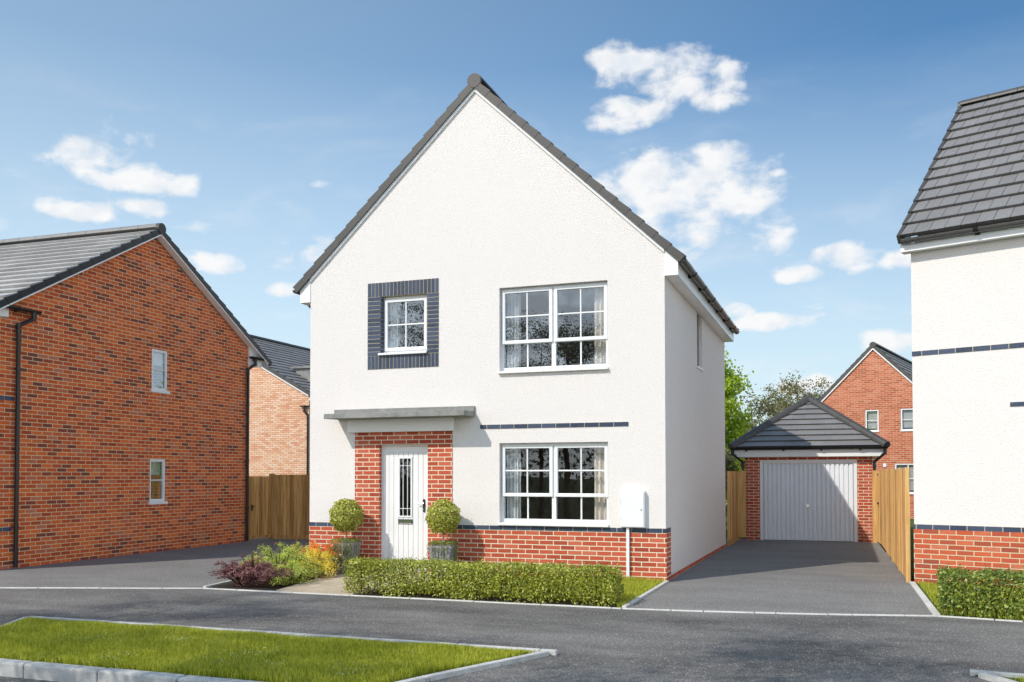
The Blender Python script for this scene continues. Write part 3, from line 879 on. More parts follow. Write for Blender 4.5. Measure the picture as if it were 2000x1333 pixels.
# slit window on the side wall
w = MB(); w.box(W-.16, W-.13, slit[0]+.001, slit[1]-.001, slit[2]+.001, slit[3]-.001); f = w.build('window', M['upvc'], H)
p = MB(); p.poly([(W-.126,slit[0]+.06,slit[2]+.06),(W-.126,slit[1]-.06,slit[2]+.06),(W-.126,slit[1]-.06,slit[3]-.06),(W-.126,slit[0]+.06,slit[3]-.06)]); p.build('pane', M['glass'], f)
s = MB(); s.box(W-.12, W+.025, slit[0]-.01, slit[1]+.01, slit[2]-.03, slit[2]+.003); s.build('sill', M['sill'], f)

# front door
LX = (DX[0]+.05, DX[1]-.045); yd = .10
d = MB()
frame_box(d, DX[0]+.001, DX[1]-.001, -.02, DZ-.001, (.048,.044,.06,.03), .075, .145)
fo = d.build('door_frame', M['upvc'], H)
leaf = MB()
x0, x1, z0, z1 = LX[0], LX[1]+.001, .045, DZ-.033
px0, px1, pz1, pz0 = x0+.075, x1-.085, z1-.09, .16
gx0, gx1, gz0, gz1 = 1.60, 1.845, .875, 1.845        # glazed slot with its bead
leaf.sheet(lambda u, z: (u, yd, z), [x0, x1], [z0, z1], [(px0, px1, pz0, pz1)])
N = 7; q = (px1-px0)/N
edges = [px0 + i*q for i in range(N+1)]
for i in range(N):
    a, b = edges[i]+.0045, edges[i+1]-.0045
    parts = [(pz0+.003, pz1-.003)] if b < gx0+.01 or a > gx1-.01 else [(pz0+.003, gz0), (gz1, pz1-.003)]
    for c, e in parts:
        leaf.box(a, b, yd-.002, yd+.012, c, e)
leaf.box(px0, px1, yd+.0105, yd+.03, pz0, gz0); leaf.box(px0, px1, yd+.0105, yd+.03, gz1, pz1)
leaf.box(px0, gx0, yd+.0105, yd+.03, gz0, gz1); leaf.box(gx1, px1, yd+.0105, yd+.03, gz0, gz1)
do = leaf.build('door', M['upvc'], H)
bd = MB(); frame_box(bd, gx0, gx1, gz0, gz1, .024, yd-.012, yd+.008)
a, b, c, e = gx0+.024, gx1-.024, gz0+.024, gz1-.024
v1, v2 = a+(b-a)*.3, a+(b-a)*.7
for v in (v1, v2): bd.box(v-.0045, v+.0045, yd-.006, yd+.006, c, e)
for h in (c+.115, e-.115):
    for p0, p1 in ((a, v1-.0045), (v1+.0045, v2-.0045), (v2+.0045, b)): bd.box(p0, p1, yd-.0055, yd+.0055, h-.0045, h+.0045)
bd.build('glazing_bead', M['upvc'], do)
p = MB(); p.poly([(a,yd+.002,c),(b,yd+.002,c),(b,yd+.002,e),(a,yd+.002,e)]); p.build('pane', M['glass_low'], do)
lb = MB(); lx0, lx1, lz0, lz1 = 1.60, 1.855, .765, .845
frame_box(lb, lx0, lx1, lz0, lz1, .012, yd-.014, yd)
lo = lb.build('letterbox', M['ironmongery'], do, bevel=.004)
lf = MB(); lf.box(lx0+.012, lx1-.012, yd-.009, yd-.001, lz0+.024, lz1-.012); lf.build('letter_flap', M['slot'], lo)
lf = MB(); lf.box(lx0+.014, lx1-.014, yd-.010, yd-.001, lz0+.013, lz0+.022); lf.build('flap_edge', M['chrome'], lo)
hb = MB()
hp = [(2.058+.02*math.cos(t), 1.065+.085*(1 if math.sin(t) > 0 else -1)+.02*math.sin(t)) for t in [2*math.pi*i/20+.01 for i in range(20)]]
hb.prism(hp, yd-.014, yd, 'y')
ho = hb.build('handle_plate', M['ironmongery'], do)
hb = MB(); hb.tube([(2.058,yd-.01,1.10),(2.058,yd-.045,1.10)], .009, 8); hb.tube([(2.066,yd-.045,1.10),(1.95,yd-.048,1.10)], .008, 8); hb.build('handle', M['chrome'], ho)
hb = MB(); hb.tube([(2.058,yd-.022,1.0),(2.058,yd-.008,1.0)], .011, 10); hb.build('keyhole', M['chrome'], ho)

# porch canopy
cb = MB(); cb.prism([(-.44,2.458),(-.44,2.538),(-.002,2.552),(-.002,2.470),(-.06,2.466)], .53, 2.979, 'x')
co = cb.build('canopy', M['canopy'], H, bevel=.006)
cb = MB(); cb.box(.481, 2.979, -.035, -.001, 2.5525, 2.632); cb.build('upstand', M['canopy'], co, bevel=.004)
cb = MB(); cb.box(.754, 2.640, -.075, -.0095, 2.249, 2.4645); cb.build('canopy_fascia', M['upvc'], co, bevel=.004)

# meter box
mbx = MB(); mx0, mx1, mz0, mz1 = 5.305, 5.662, .782, 1.322
mbx.box(mx0, mx1, -.085, -.0005, mz0, mz1); bo = mbx.build('meter_box', M['upvc'], H, bevel=.006)
d = MB(); d.box(mx0+.010, mx1-.010, -.095, -.0855, mz0+.012, mz1-.022); d.build('meter_door', M['upvc'], bo, bevel=.004)
d = MB(); d.tube([(mx1-.042,-.101,1.045),(mx1-.042,-.09,1.045)], .010, 10); d.build('lock', M['greygutter'], bo)
for hz_ in (.90, 1.14):
    d = MB(); d.box(mx0-.004, mx0+.008, -.096, -.087, hz_, hz_+.055); d.build('hinge', M['upvc'], bo)
d = MB(); d.box(5.385, 5.428, -.055, -.0125, -.05, mz0-.001); d.build('meter_pipe', M['upvc'], H, bevel=.004)

# eaves boxes, soffits, gutters
OV = .199
for sgn in (1, -1):
    X = (lambda u: u) if sgn > 0 else (lambda u: W-u)
    e = MB()
    pts = [(X(W+.002), EZ), (X(W+OV), EZ), (X(W+OV), 4.655), (X(W+.002), 4.655+OV*.94)]
    if sgn < 0: pts = pts[::-1]
    e.prism(pts, -.012, .02, 'y'); eo = e.build('eaves_box', M['upvc_soffit'], H)
    e = MB(); e.prism(pts, LN-.02, LN+.012, 'y'); e.build('eaves_box', M['upvc_soffit'], H)
    e = MB()
    a, b = sorted((X(W+.003), X(W+OV-.02))); e.box(a, b, .02, LN-.02, EZ+.001, EZ+.012)
    e.build('soffit', M['upvc_soffit'], eo)
    e = MB()
    a, b = sorted((X(W+OV-.019), X(W+OV-.001))); e.box(a, b, .0205, LN-.0205, EZ-.003, 4.654)
    e.build('fascia', M['upvc'], eo)
    gx = X(W+OV+.064)
    gutter((gx,-.045,4.672), (gx,LN+.01,4.672), H, M['black'], .062, [.99+1.08*k for k in range(6)], (-sgn,0,0))
downpipe(H, [(-.263,.30,4.60),(-.263,.30,4.52),(-.05,.30,4.32),(-.05,.30,4.22)], .05, [(2.6,(.05,0)),(1.0,(.05,0))])

# roof: tiled slopes, verge units, ridge
th = math.atan(SL); cs, sn = math.cos(th), math.sin(th)
RZ = 7.745                                      # tile plane at the ridge
VL = (APX+OV+.055)/cs
rb = MB()
for sgn in (1, -1):
    P0 = Vector((APX+sgn*(APX+OV+.055), -.03 if sgn > 0 else LN+.03, RZ-SL*(APX+OV+.055)))
    tile_slope(rb, P0, (0,1,0) if sgn > 0 else (0,-1,0), (-sgn*cs,0,sn), LN+.06, VL-.05, 16, .30, thick=.03)
ro = rb.build('roof', M['tile'], H)
for sgn in (1, -1):
    ub = MB(); ub.poly([(APX, -.02, RZ-.04), (APX, LN+.02, RZ-.04), (APX+sgn*(APX+OV), LN+.02, RZ-.04-SL*(APX+OV)), (APX+sgn*(APX+OV), -.02, RZ-.04-SL*(APX+OV))]); ub.build('roof_underlay', M['black'], ro)

for sgn in (1, -1):
    for yy, side in ((-.045, (0,-1,0)), (LN+.045, (0,1,0))):
        vb = MB(); verge_units(vb, (APX+sgn*(APX+OV+.075), yy, RZ-SL*(APX+OV+.075)), (-sgn*cs,0,sn), side, 16, VL-.02, (-.10,.012), -.075, .032); vb.build('verge_caps', M['tile_cap'], ro)
for yy0, yy1 in ((-.062,-.012),(LN+.012,LN+.062)):
    gb = MB(); gb.tube([(APX,yy0,RZ+.005),(APX,yy1,RZ+.005)], .113, 24); gb.build('ridge_end_cap', M['tile_cap'], ro)
gb = MB(); ridge_units(gb, (APX,-.01,RZ+.02), (APX,LN+.01,RZ+.02), 16, .115); gb.build('ridge_tiles', M['tile_cap'], ro)
for sgn in (1, -1):                              # thin white board under the verge caps
    q = lambda u, y, h: (APX+sgn*u, y, RZ-SL*u-h/cs)
    bb = MB(); bb.hexa([q(0,-.03,.115), q(APX+.0,-.03,.115), q(APX+.0,-.001,.115), q(0,-.001,.115), q(0,-.03,.06), q(APX+.0,-.03,.06), q(APX+.0,-.001,.06), q(0,-.001,.06)]); bb.build('barge_board', M['upvc'], ro)

# ================================================================== LEFT HOUSE (multi red brick, gable to the drive)
T = rad(1.5)
B = thing('brick_house', 'red multi brick house with dark verge and two small gable windows at left', 'house', (-4.8078,1.7692,0), T)
Y0, Y1, XB = -3.95, 3.27, -10.5
LS, LR = .567, 6.585
def wallz(s): return LR - .16 - LS*abs(s)
w1 = (-.045,.43,3.27,4.135); w2 = (-.075,.395,.99,1.89)
mb = MB()
cl = [(LS, 1, LR-.16), (-LS, 1, LR-.16)]
mb.sheet(lambda u, z: (0, u, z), [Y0, Y1], [-.1, 6.6], [w1, w2], cl)
for h in (w1, w2):
    mb.poly([(0,h[0],h[2]),(-.06,h[0],h[2]),(-.06,h[0],h[3]),(0,h[0],h[3])]); mb.poly([(0,h[1],h[2]),(0,h[1],h[3]),(-.06,h[1],h[3]),(-.06,h[1],h[2])])
    mb.poly([(0,h[0],h[3]),(-.06,h[0],h[3]),(-.06,h[1],h[3]),(0,h[1],h[3])]); mb.poly([(0,h[0],h[2]),(0,h[1],h[2]),(-.06,h[1],h[2]),(-.06,h[0],h[2])])
mb.sheet(lambda u, z: (u, Y0, z), [XB, 0], [-.1, 4.3], []); mb.sheet(lambda u, z: (u, Y1, z), [XB, 0], [-.1, 4.3], [])
mb.sheet(lambda u, z: (XB, u, z), [Y0, Y1], [-.1, 6.6], [], cl)
mb.build('wall', M['brick_left'], B)
def small_window(h, parent, x=0, out=1, blind=True, seed=0, wood=False):
    """two-pane casement in a wall facing local +x"""
    y0, y1, z0, z1 = h
    q = MB()
    def bx(a0, a1, c0, c1, d0, d1): q.box(x-d1, x-d0, a0, a1, c0, c1)
    bx(y0+.001, y0+.05, z0+.03, z1-.001, .01, .058); bx(y1-.05, y1-.001, z0+.03, z1-.001, .01, .058)
    bx(y0+.05, y1-.05, z0+.03, z0+.085, .011, .057); bx(y0+.05, y1-.05, z1-.055, z1-.001, .011, .057)
    zm = (z0+z1)/2+.02; bx(y0+.05, y1-.05, zm-.012, zm+.012, .02, .045)
    f = q.build('window', M['upvc'], parent, bevel=.004)
    p = MB(); p.poly([(x-.04,y0+.05,z0+.085),(x-.04,y1-.05,z0+.085),(x-.04,y1-.05,z1-.055),(x-.04,y0+.05,z1-.055)]); p.build('pane', M['glass'], f)
    s = MB(); s.box(x-.058, x+.03, y0-.03, y1+.05, z0-.025, z0+.03); s.build('sill', M['sill'], f, bevel=.004)
    b = MB(); b.box(x-.12, x-.11, y0+.03, y1-.03, z0+(z1-z0)*.64, z1-.03); b.build('blind', M['blind'], f)
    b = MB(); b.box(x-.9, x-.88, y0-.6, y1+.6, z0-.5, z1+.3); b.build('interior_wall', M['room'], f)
    return f
small_window(w1, B); small_window(w2, B)
sd = lambda u, z, d: (d, u, z)
band(B, Y0, -3.40, 2.805, 2.875, sd, start=.1); band(B, Y0, -3.42, .625, .695, sd, start=.1)
th2 = math.atan(LS); c2, s2 = math.cos(th2), math.sin(th2)
OVX = .165
rb = MB()
E2 = 3.97
for sgn in (-1, 1):
    P0 = Vector((XB-.1 if sgn < 0 else OVX-.03, sgn*E2, LR-.02-LS*E2))
    tile_slope(rb, P0, (1,0,0) if sgn < 0 else (-1,0,0), (0,-sgn*c2,s2), OVX-XB+.07, E2/c2-.04, 15, .30, thick=.055)
ro = rb.build('roof', M['tile_light'], B)
for sgn in (-1, 1):
    vb = MB(); verge_units(vb, (OVX, sgn*(E2+.02), LR-.03-LS*(E2+.02)), (0,-sgn*c2,s2), (1,0,0), 15, (E2+.02)/c2, (-.05,.015), -.072, .026); vb.build('verge_caps', M['tile_dark'], ro)
gb = MB(); gb.tube([(OVX-.05,0,LR-.01),(OVX+.028,0,LR-.01)], .115, 22); gb.build('ridge_end_cap', M['tile_dark'], ro)
gb = MB(); ridge_units(gb, (OVX-.05,0,LR+.0), (XB-.1,0,LR+.0), 24, .11); gb.build('ridge_tiles', M['tile'], ro)
for sgn in (-1, 1):
    sb = MB(); q = lambda u, x, h: (x, sgn*u, LR-.03-LS*u-h/c2)
    sb.hexa([q(0,.003,.10), q(E2-.1,.003,.10), q(E2-.1,OVX+.005,.10), q(0,OVX+.005,.10), q(0,.003,.07), q(E2-.1,.003,.07), q(E2-.1,OVX+.005,.07), q(0,OVX+.005,.07)]); sb.build('verge_soffit', M['upvc_soffit'], ro)
eb = MB()
eb.prism([(-3.575,4.19),(-4.2,4.19),(-4.2,LR-.14-LS*4.2),(-3.575,LR-.14-LS*3.575)], .004, .05, 'x'); eb.build('eaves_box', M['upvc_soffit'], B)
eb = MB(); eb.prism([(3.272,4.17),(3.272,LR-.14-LS*3.272),(3.76,LR-.14-LS*3.76),(3.76,4.17)], -.02, .05, 'x')
eb.build('eaves_box', M['upvc_soffit'], B)
eb = MB()
eb.box(XB, -.021, 3.272, 3.76, 4.172, 4.19); eb.box(XB, -.021, 3.742, 3.76, 4.19, 4.43); eb.build('soffit', M['upvc_soffit'], B)
eb = MB()
eb.box(XB, .0, -4.2, Y0-.003, 4.192, 4.21); eb.box(XB, .0, -4.2, -4.18, 4.21, 4.40)
eb.build('soffit', M['upvc_soffit'], B)
gutter((.115,-5.2,4.375), (.115,-3.0,4.375), B, M['black'], .056, [.9,1.75], (-1,0,0))
gutter((.115,3.22,4.37), (.115,3.95,4.37), B, M['black'], .056, [.2], (-1,0,0))
downpipe(B, [(.115,-3.12,4.33),(.115,-3.12,4.23),(.06,-3.38,4.08),(.06,-3.38,3.98)], .02, [(3.35,(0,-.1)),(2.0,(0,-.1)),(.7,(0,-.1))])
downpipe(B, [(.115,3.40,4.32),(.115,3.40,4.2),(.06,3.19,4.06),(.06,3.19,3.96)], .02, [(3.2,(0,-.1)),(1.9,(0,-.1)),(.8,(0,-.1))])

# ================================================================== RIGHT HOUSE (white render)
R_ = thing('rendered_house', 'white rendered house with dark tiled roof cut off by the right edge', 'house', (9.3296,1.1057,0), rad(-20))
RW, RD = 7.0, 6.6
mb = MB()
mb.sheet(lambda u, z: (u, 0, z), [0, RW], [-.1, 4.79], [])
mb.sheet(lambda u, z: (u, RD, z), [0, RW], [-.1, 4.79], [])
rg = [(.857, 1, 4.79+.857*RD), (-.857, 1, 4.79)]
for x in (0, RW): mb.sheet(lambda u, z: (x, u, z), [0, RD], [-.1, 8], [], rg)
mb.build('wall', M['render'], R_)
mb = MB(); mb.box(-.006, RW, -.008, .004, -.1, .772); mb.box(-.008, .004, .004, .5, -.1, .772); mb.build('plinth', M['brick_right'], R_)
rf = lambda u, z, d: (u, -d, z)
band(R_, -.006, RW, .772, .842, rf, start=.19); band(R_, 0, RW, 3.256, 3.326, rf, start=.09); band(R_, 1.255, 3.4, 2.466, 2.529, rf, start=.0)
eb = MB()
eb.prism([(-.15,4.752),(-.15,4.862),(.02,5.0),(.02,4.752)], -.10, -.002, 'x')
eb.box(-.002, RW, -.15, -.132, 4.752, 4.862); eb.box(-.002, RW, -.132, -.003, 4.756, 4.772)
eb.build('fascia', M['upvc'], R_)
gutter((-.06,-.215,4.915), (RW,-.215,4.915), R_, M['greygutter'], .062, [.98+1.1*k for k in range(6)], (0,1,0))
th3 = math.atan(.857); c3, s3 = math.cos(th3), math.sin(th3)
rb = MB()
VL3 = 3.50/c3
tile_slope(rb, (-.09,-.235,4.935), (1,0,0), (0,c3,s3), RW+.1, VL3-.03, 13, .205, thick=.045, jitter=.002)
tile_slope(rb, (RW,RD+.235,4.935), (-1,0,0), (0,-c3,s3), RW+.1, VL3-.03, 13, .205, thick=.045)
ro = rb.build('roof', M['tile'], R_)
vb = MB(); verge_units(vb, (-.085,-.25,4.925), (0,c3,s3), (-1,0,0), 13, VL3, (-.03,.022), -.075, .042); vb.build('verge_caps', M['tile_cap'], ro); vb = MB()
verge_units(vb, (-.085,RD+.25,4.925), (0,-c3,s3), (-1,0,0), 13, VL3, (-.03,.022), -.075, .042)
vb.build('verge_caps', M['tile_cap'], ro)
RZ3 = 4.935 + .857*3.5
gb = MB(); ridge_units(gb, (-.09,3.28,RZ3-.01), (RW,3.28,RZ3-.01), 16, .11); gb.build('ridge_tiles', M['tile_cap'], ro)
gb = MB(); gb.tube([(-.125,3.28,RZ3-.02),(-.08,3.28,RZ3-.02)], .113, 22); gb.build('ridge_end_cap', M['tile_cap'], ro)

# ================================================================== GARAGE
G = thing('garage', 'single brick garage with hipped grey roof and white ribbed up-and-over door', 'garage', (7.57,9.48,0))
gx0, gx1, gd = -1.436, 1.432, 5.0
dx0, dx1, dz1 = -1.086, 1.098, 1.915
mb = MB()
mb.sheet(lambda u, z: (u, 0, z), [gx0, gx1], [-.1, 2.0], [(dx0, dx1, -.2, dz1)])
mb.sheet(lambda u, z: (u, gd, z), [gx0, gx1], [-.1, 2.0], [])
for x in (gx0, gx1): mb.sheet(lambda u, z: (x, u, z), [0, gd], [-.1, 2.0], [])
for x in (dx0, dx1): mb.poly([(x,0,-.1),(x,.15,-.1),(x,.15,dz1),(x,0,dz1)])
mb.poly([(dx0,0,dz1),(dx0,.15,dz1),(dx1,.15,dz1),(dx1,0,dz1)])
mb.build('wall', M['brick_main'], G)
f = MB(); frame_box(f, dx0+.001, dx1-.001, .0, dz1-.001, (.075,.075,.001,.08), -.012, .07)
f.build('door_frame', M['upvc'], G, bevel=.003)
d = MB(); a, b = dx0+.08, dx1-.08; n = 20; q = (b-a)/n
d.box(a, b, .035, .05, .012, dz1-.085)
for i in range(n):
    xa = a+i*q
    d.prism([(xa+.010,.035),(xa+.022,.002),(xa+q-.018,.002),(xa+q-.006,.035)], .03, dz1-.10, 'z')
d.box(a, b, .005, .0349, .012, .03); d.box(a, b, .005, .0349, dz1-.10, dz1-.085)
do = d.build('garage_door', M['doorwhite'], G)
h = MB(); hp = [(.045*math.cos(t)*.8, .83+.045*math.sin(t)*.8) for t in [i*math.pi/8 for i in range(16)]]
h.prism(hp, .0, .012, 'y'); h.box(-.055, .045, -.014, .0, .842, .864); ho_ = h.build('handle', M['chrome'], do)
h = MB(); h.tube([(0,-.03,.80),(0,-.001,.80)], .013, 8); h.build('lock', M['chrome'], ho_)
e = 1.715; ez = 2.20; hz = 1.235; fy = -.22
eb = MB()
eb.box(-1.66, 1.66, -.165, -.145, 1.985, 2.145); eb.box(-1.66,-1.64,-.145, gd+.15, 1.985, 2.145); eb.box(1.64,1.66,-.145, gd+.15, 1.985, 2.145)
eo = eb.build('fascia', M['upvc'], G)
eb = MB(); eb.box(-1.64,1.64,-.145,-.002,1.99,2.005); eb.box(-1.64,gx0-.002,-.002,gd,1.99,2.005); eb.box(gx1+.002,1.64,-.002,gd,1.99,2.005); eb.build('soffit', M['upvc_soffit'], eo)
gutter((-1.73,-.225,2.205), (1.75,-.225,2.205), G, M['black'], .052, [.35,1.2,2.05,2.9], (0,1,0))
gutter((-1.725,-.172,2.205), (-1.725,gd,2.205), G, M['black'], .052, [], (1,0,0)); gutter((1.725,-.172,2.205), (1.725,gd,2.205), G, M['black'], .052, [], (-1,0,0))
downpipe(G, [(1.70,-.2,2.16),(1.70,-.2,2.06),(1.475,-.045,1.86),(1.475,-.045,1.76)], .02, [(1.2,(-.04,.0))])
downpipe(G, [(-1.70,-.2,2.16),(-1.70,-.2,2.06),(-1.475,-.045,1.86),(-1.475,-.045,1.76)], .02, [(1.2,(.04,.0))])
rb = MB()
sl = math.hypot(e, hz); cg, sg = e/sl, hz/sl
tile_slope(rb, (-e, fy, ez), (1,0,0), (0,cg,sg), 2*e, sl, 9, .30, clip=lambda v: (v*cg, 2*e-v*cg), thick=.04, jitter=.0008, gap=.0015)
dp = gd+.22-fy
tile_slope(rb, (-e, gd+.22, ez), (0,-1,0), (cg,0,sg), dp, sl, 8, .30, clip=lambda v: (v*cg, dp-v*cg), thick=.03)
tile_slope(rb, (e, fy, ez), (0,1,0), (-cg,0,sg), dp, sl, 8, .30, clip=lambda v: (v*cg, dp-v*cg), thick=.03)
tile_slope(rb, (e, gd+.22, ez), (-1,0,0), (0,-cg,sg), 2*e, sl, 8, .30, clip=lambda v: (v*cg, 2*e-v*cg), thick=.03)
ro = rb.build('roof', M['tile'], G)
hb = MB()
ap0, ap1 = Vector((0, fy+e, ez+hz+.02)), Vector((0, gd+.22-e, ez+hz+.02))
for sx in (-1, 1):
    for c, ap in ((Vector((sx*(e+.02), fy-.02, ez+.015)), ap0), (Vector((sx*(e+.02), gd+.24, ez+.015)), ap1)):
        dd = ap - c
        for k in range(7):
            p, q2 = c + dd*(k/7) + dd.normalized()*.003, c + dd*((k+1)/7) - dd.normalized()*.003 + (dd.normalized()*.03 if k == 6 else Vector())
            half_round(hb, p, q2, .105, 10, True, 0, 0, -.25, math.pi+.25)
ridge_units(hb, ap0, ap1, 5, .105)
for ap in (ap0, ap1):
    for i in range(3):
        hb.tube([ap+Vector((0,0,-.05)), ap+Vector((0,0,.02)), ap+Vector((0,0,.08)), ap+Vector((0,0,.098))], [.115,.108,.06,.02], 14)
hb.build('hip_tiles', M['tile_cap'], ro)

# ================================================================== HOUSES BEHIND
def gable_house(name, label, loc, rot, w, apex, slope, depth, brick, tile, wins=(), units=12):
    """house whose gable faces local -y; origin under the apex"""
    o = thing(name, label, 'house', loc, rot)
    cl = [(slope, 1, apex-.1), (-slope, 1, apex-.1)]
    ez_ = apex - slope*(w/2)
    mb = MB()
    mb.sheet(lambda u, z: (u, 0, z), [-w/2, w/2], [-.2, apex], [h for h in wins], cl)
    mb.sheet(lambda u, z: (u, depth, z), [-w/2, w/2], [-.2, apex], [], cl)
    for x in (-w/2, w/2): mb.sheet(lambda u, z: (x, u, z), [0, depth], [-.2, ez_-.1], [])
    mb.build('wall', brick, o)
    t_ = math.atan(slope); c_, s_ = math.cos(t_), math.sin(t_)
    ov = .22
    L = (w/2+ov)/c_
    rb = MB()
    for sgn in (1, -1):
        tile_slope(rb, (sgn*(w/2+ov), 0 if sgn > 0 else depth, apex-slope*(w/2+ov)), (0,sgn,0), (-sgn*c_,0,s_), depth, L-.03, max(8, int(L/.31)), .3, thick=.03)
    ro = rb.build('roof', tile, o)
    for sgn in (1, -1):
        vb = MB(); verge_units(vb, (sgn*(w/2+ov+.02), -.02, apex-slope*(w/2+ov+.02)), (-sgn*c_,0,s_), (0,-1,0), units, L, (-.06,.04), -.08, .035); vb.build('verge_caps', M['tile_cap'], ro)
    for sgn in (1, -1):
        bb = MB(); q = lambda u, y, h: (sgn*u, y, apex-slope*u-h/c_)
        bb.hexa([q(0,-.055,.125), q(w/2,-.055,.125), q(w/2,-.002,.125), q(0,-.002,.125), q(0,-.055,.081), q(w/2,-.055,.081), q(w/2,-.002,.081), q(0,-.002,.081)]); bb.build('barge_board', M['upvc'], ro)
    gb = MB(); ridge_units(gb, (0,-.04,apex), (0,depth,apex), int(depth/.45), .11); gb.tube([(0,-.075,apex-.01),(0,-.04,apex-.01)], .112, 18)
    gb.build('ridge_tiles', M['tile_cap'], ro)
    for sgn in (1, -1):
        eb = MB(); a, b = sorted((sgn*(w/2+.003), sgn*(w/2+ov-.03))); eb.box(a, b, -.01, depth, ez_-.28, ez_-.16); eb.build('eaves_box', M['upvc'], o)
    for h in wins:
        x0, x1, z0, z1 = h
        f = MB(); frame_box(f, x0+.001, x1-.001, z0+.001, z1-.001, .045, .01, .07); 
        f.box(x0+.046, x1-.046, .03, .05, (z0+z1)/2-.01, (z0+z1)/2+.01)
        if x1-x0 > .8: f.box((x0+x1)/2-.02, (x0+x1)/2+.02, .028, .052, z0+.05, z1-.05)
        fo = f.build('window', M['upvc'], o)
        p = MB(); p.poly([(x0+.04,.04,z0+.04),(x1-.04,.04,z0+.04),(x1-.04,.04,z1-.04),(x0+.04,.04,z1-.04)]); p.build('pane', M['glass'], fo)
        s = MB(); s.box(x0-.02, x1+.02, -.03, .06, z0-.035, z0+.0); s.build('sill', M['sill'], fo)
        b = MB(); b.box(x0+.03, x1-.03, .11, .12, z0+.1, z1-.02); b.build('blind', M['blind'], fo)
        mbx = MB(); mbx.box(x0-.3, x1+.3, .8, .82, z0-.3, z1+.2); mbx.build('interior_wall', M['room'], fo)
    return o, ez_
o, ez_ = gable_house('buff_brick_house', 'pale buff brick house seen between the multi brick house and the white gable', (-14.4,15,0), 0, 9.75, 7.22, .555, 12, M['brick_beige'], M['tile'], units=16)
gutter((5.10,-.25,4.30), (5.10,12,4.30), o, M['black'], .055, [], (-1,0,0))
gutter((4.55,-.07,4.05), (5.1,-.07,4.05), o, M['black'], .045, [], (0,1,0))
downpipe(o, [(4.72,-.07,4.03),(4.72,-.07,3.85),(4.86,-.06,3.70),(4.86,-.06,3.6)], -.1, [(2.9,(-.1,0))], r=.04)
dm = MB(); dm.box(3.2,4.4,1.7,2.6,5.05,5.62); do_ = dm.build('dormer', M['canopy'], o)
dm = MB(); dm.box(3.0,4.5,1.62,2.68,5.621,5.70); dm.build('dormer_roof', M['canopy'], do_)
o, ez_ = gable_house('orange_brick_house', 'orange brick gabled house rising behind the garage', (9.4248,23,0), rad(-14), 4.0, 6.36, 1.0, 9.5, M['brick_far'], M['tile'],
    wins=[(-.30,.17,3.17,3.96), (.93,1.40,3.17,3.96), (.71,1.6,.9,1.97)], units=12)
v = MB(); v.box(.31,.42,-.03,-.001,1.85,1.98); v.build('vent_cover', M['upvc'], o)

# ================================================================== FENCES AND GATES
def board_run(mb, A, B, z0, z1, bw=.1, t=.018, lap=.006, top_jit=.0, side=1):
    """vertical overlapping boards from A to B (x,y)"""
    A, B = Vector((*A,0)), Vector((*B,0)); d = B-A; L = d.length; d.normalize(); n = Vector((-d.y,d.x,0))*side
    k = int(round(L/bw)); bw = L/k
    for i in range(k):
        a, b = A + d*(i*bw-lap/2), A + d*((i+1)*bw+lap/2)
        o0 = .0 if i % 2 else .007
        p = [a+n*o0, b+n*o0, b+n*(o0+t), a+n*(o0+t)]
        dz = random.uniform(-top_jit, top_jit)
        mb.hexa([(q.x,q.y,z0) for q in p]+[(q.x,q.y,z1+dz) for q in p])
def post(mb, x, y, z1, w=.09, d=None):
    d = d or w
    mb.box(x-w/2, x+w/2, y-d/2, y+d/2, -.1, z1)
def rail(mb, A, B, z0, z1, t=.04, off=.03):
    A, B = Vector((*A,0)), Vector((*B,0)); d = (B-A).normalized(); n = Vector((-d.y,d.x,0))
    p = [A+n*off, B+n*off, B+n*(off+t), A+n*(off+t)]
    mb.hexa([(q.x,q.y,z0) for q in p]+[(q.x,q.y,z1) for q in p])

F = thing('side_gate', 'brown timber side gate with black latch beside the brick house corner', 'gate', (-4.93,5.06,0))
A, Bq = (.03,.0), (.10,.80)
mb = MB(); board_run(mb, A, Bq, .05, 1.535, .1, side=-1); mb.build('gate_panel', M['wood2'], F)
mb = MB(); post(mb, .02, -.02, 1.56, .085); mb.build('post', M['wood2'], F)
mb = MB(); rail(mb, A, Bq, .05, .12, .03, -.055); mb.build('rail', M['wood2'], F)
mb = MB(); mb.box(.062,.085,.10,.13,.72,.86); mb.tube([(.08,.115,.82),(.12,.115,.82),(.12,.19,.825)], .010, 6); mb.build('latch', M['black'], F)
F = thing('timber_fence', 'brown closeboard fence closing the left drive between the brick house and the white house', 'fence', (-4.85,5.98,0))
Bq = (4.84,.55)
mb = MB(); board_run(mb, (.07,.0), Bq, .075, 1.575, .105, side=-1); mb.build('fence_panel', M['wood2'], F)
mb = MB(); post(mb, .01, -.02, 1.60, .1); mb.build('post', M['wood2'], F)
mb = MB(); rail(mb, (.07,0), Bq, .0, .10, .03, -.03); mb.build('gravel_board', M['wood2'], F)

F = thing('timber_fence', 'short golden timber fence between the white house and the garage', 'fence', (5.98,7.12,0))
mb = MB(); board_run(mb, (.0,.0), (.0,2.2), .12, 1.64, .105, side=-1); mb.build('fence_panel', M['wood'], F)
mb = MB(); rail(mb, (0,0), (0,2.2), -.05, .125, .03, -.03); mb.build('gravel_board', M['wood2'], F)
mb = MB(); board_run(mb, (.03,2.22), (.18,2.24), .06, 1.66, .09, side=-1); mb.build('return_board', M['wood'], F)

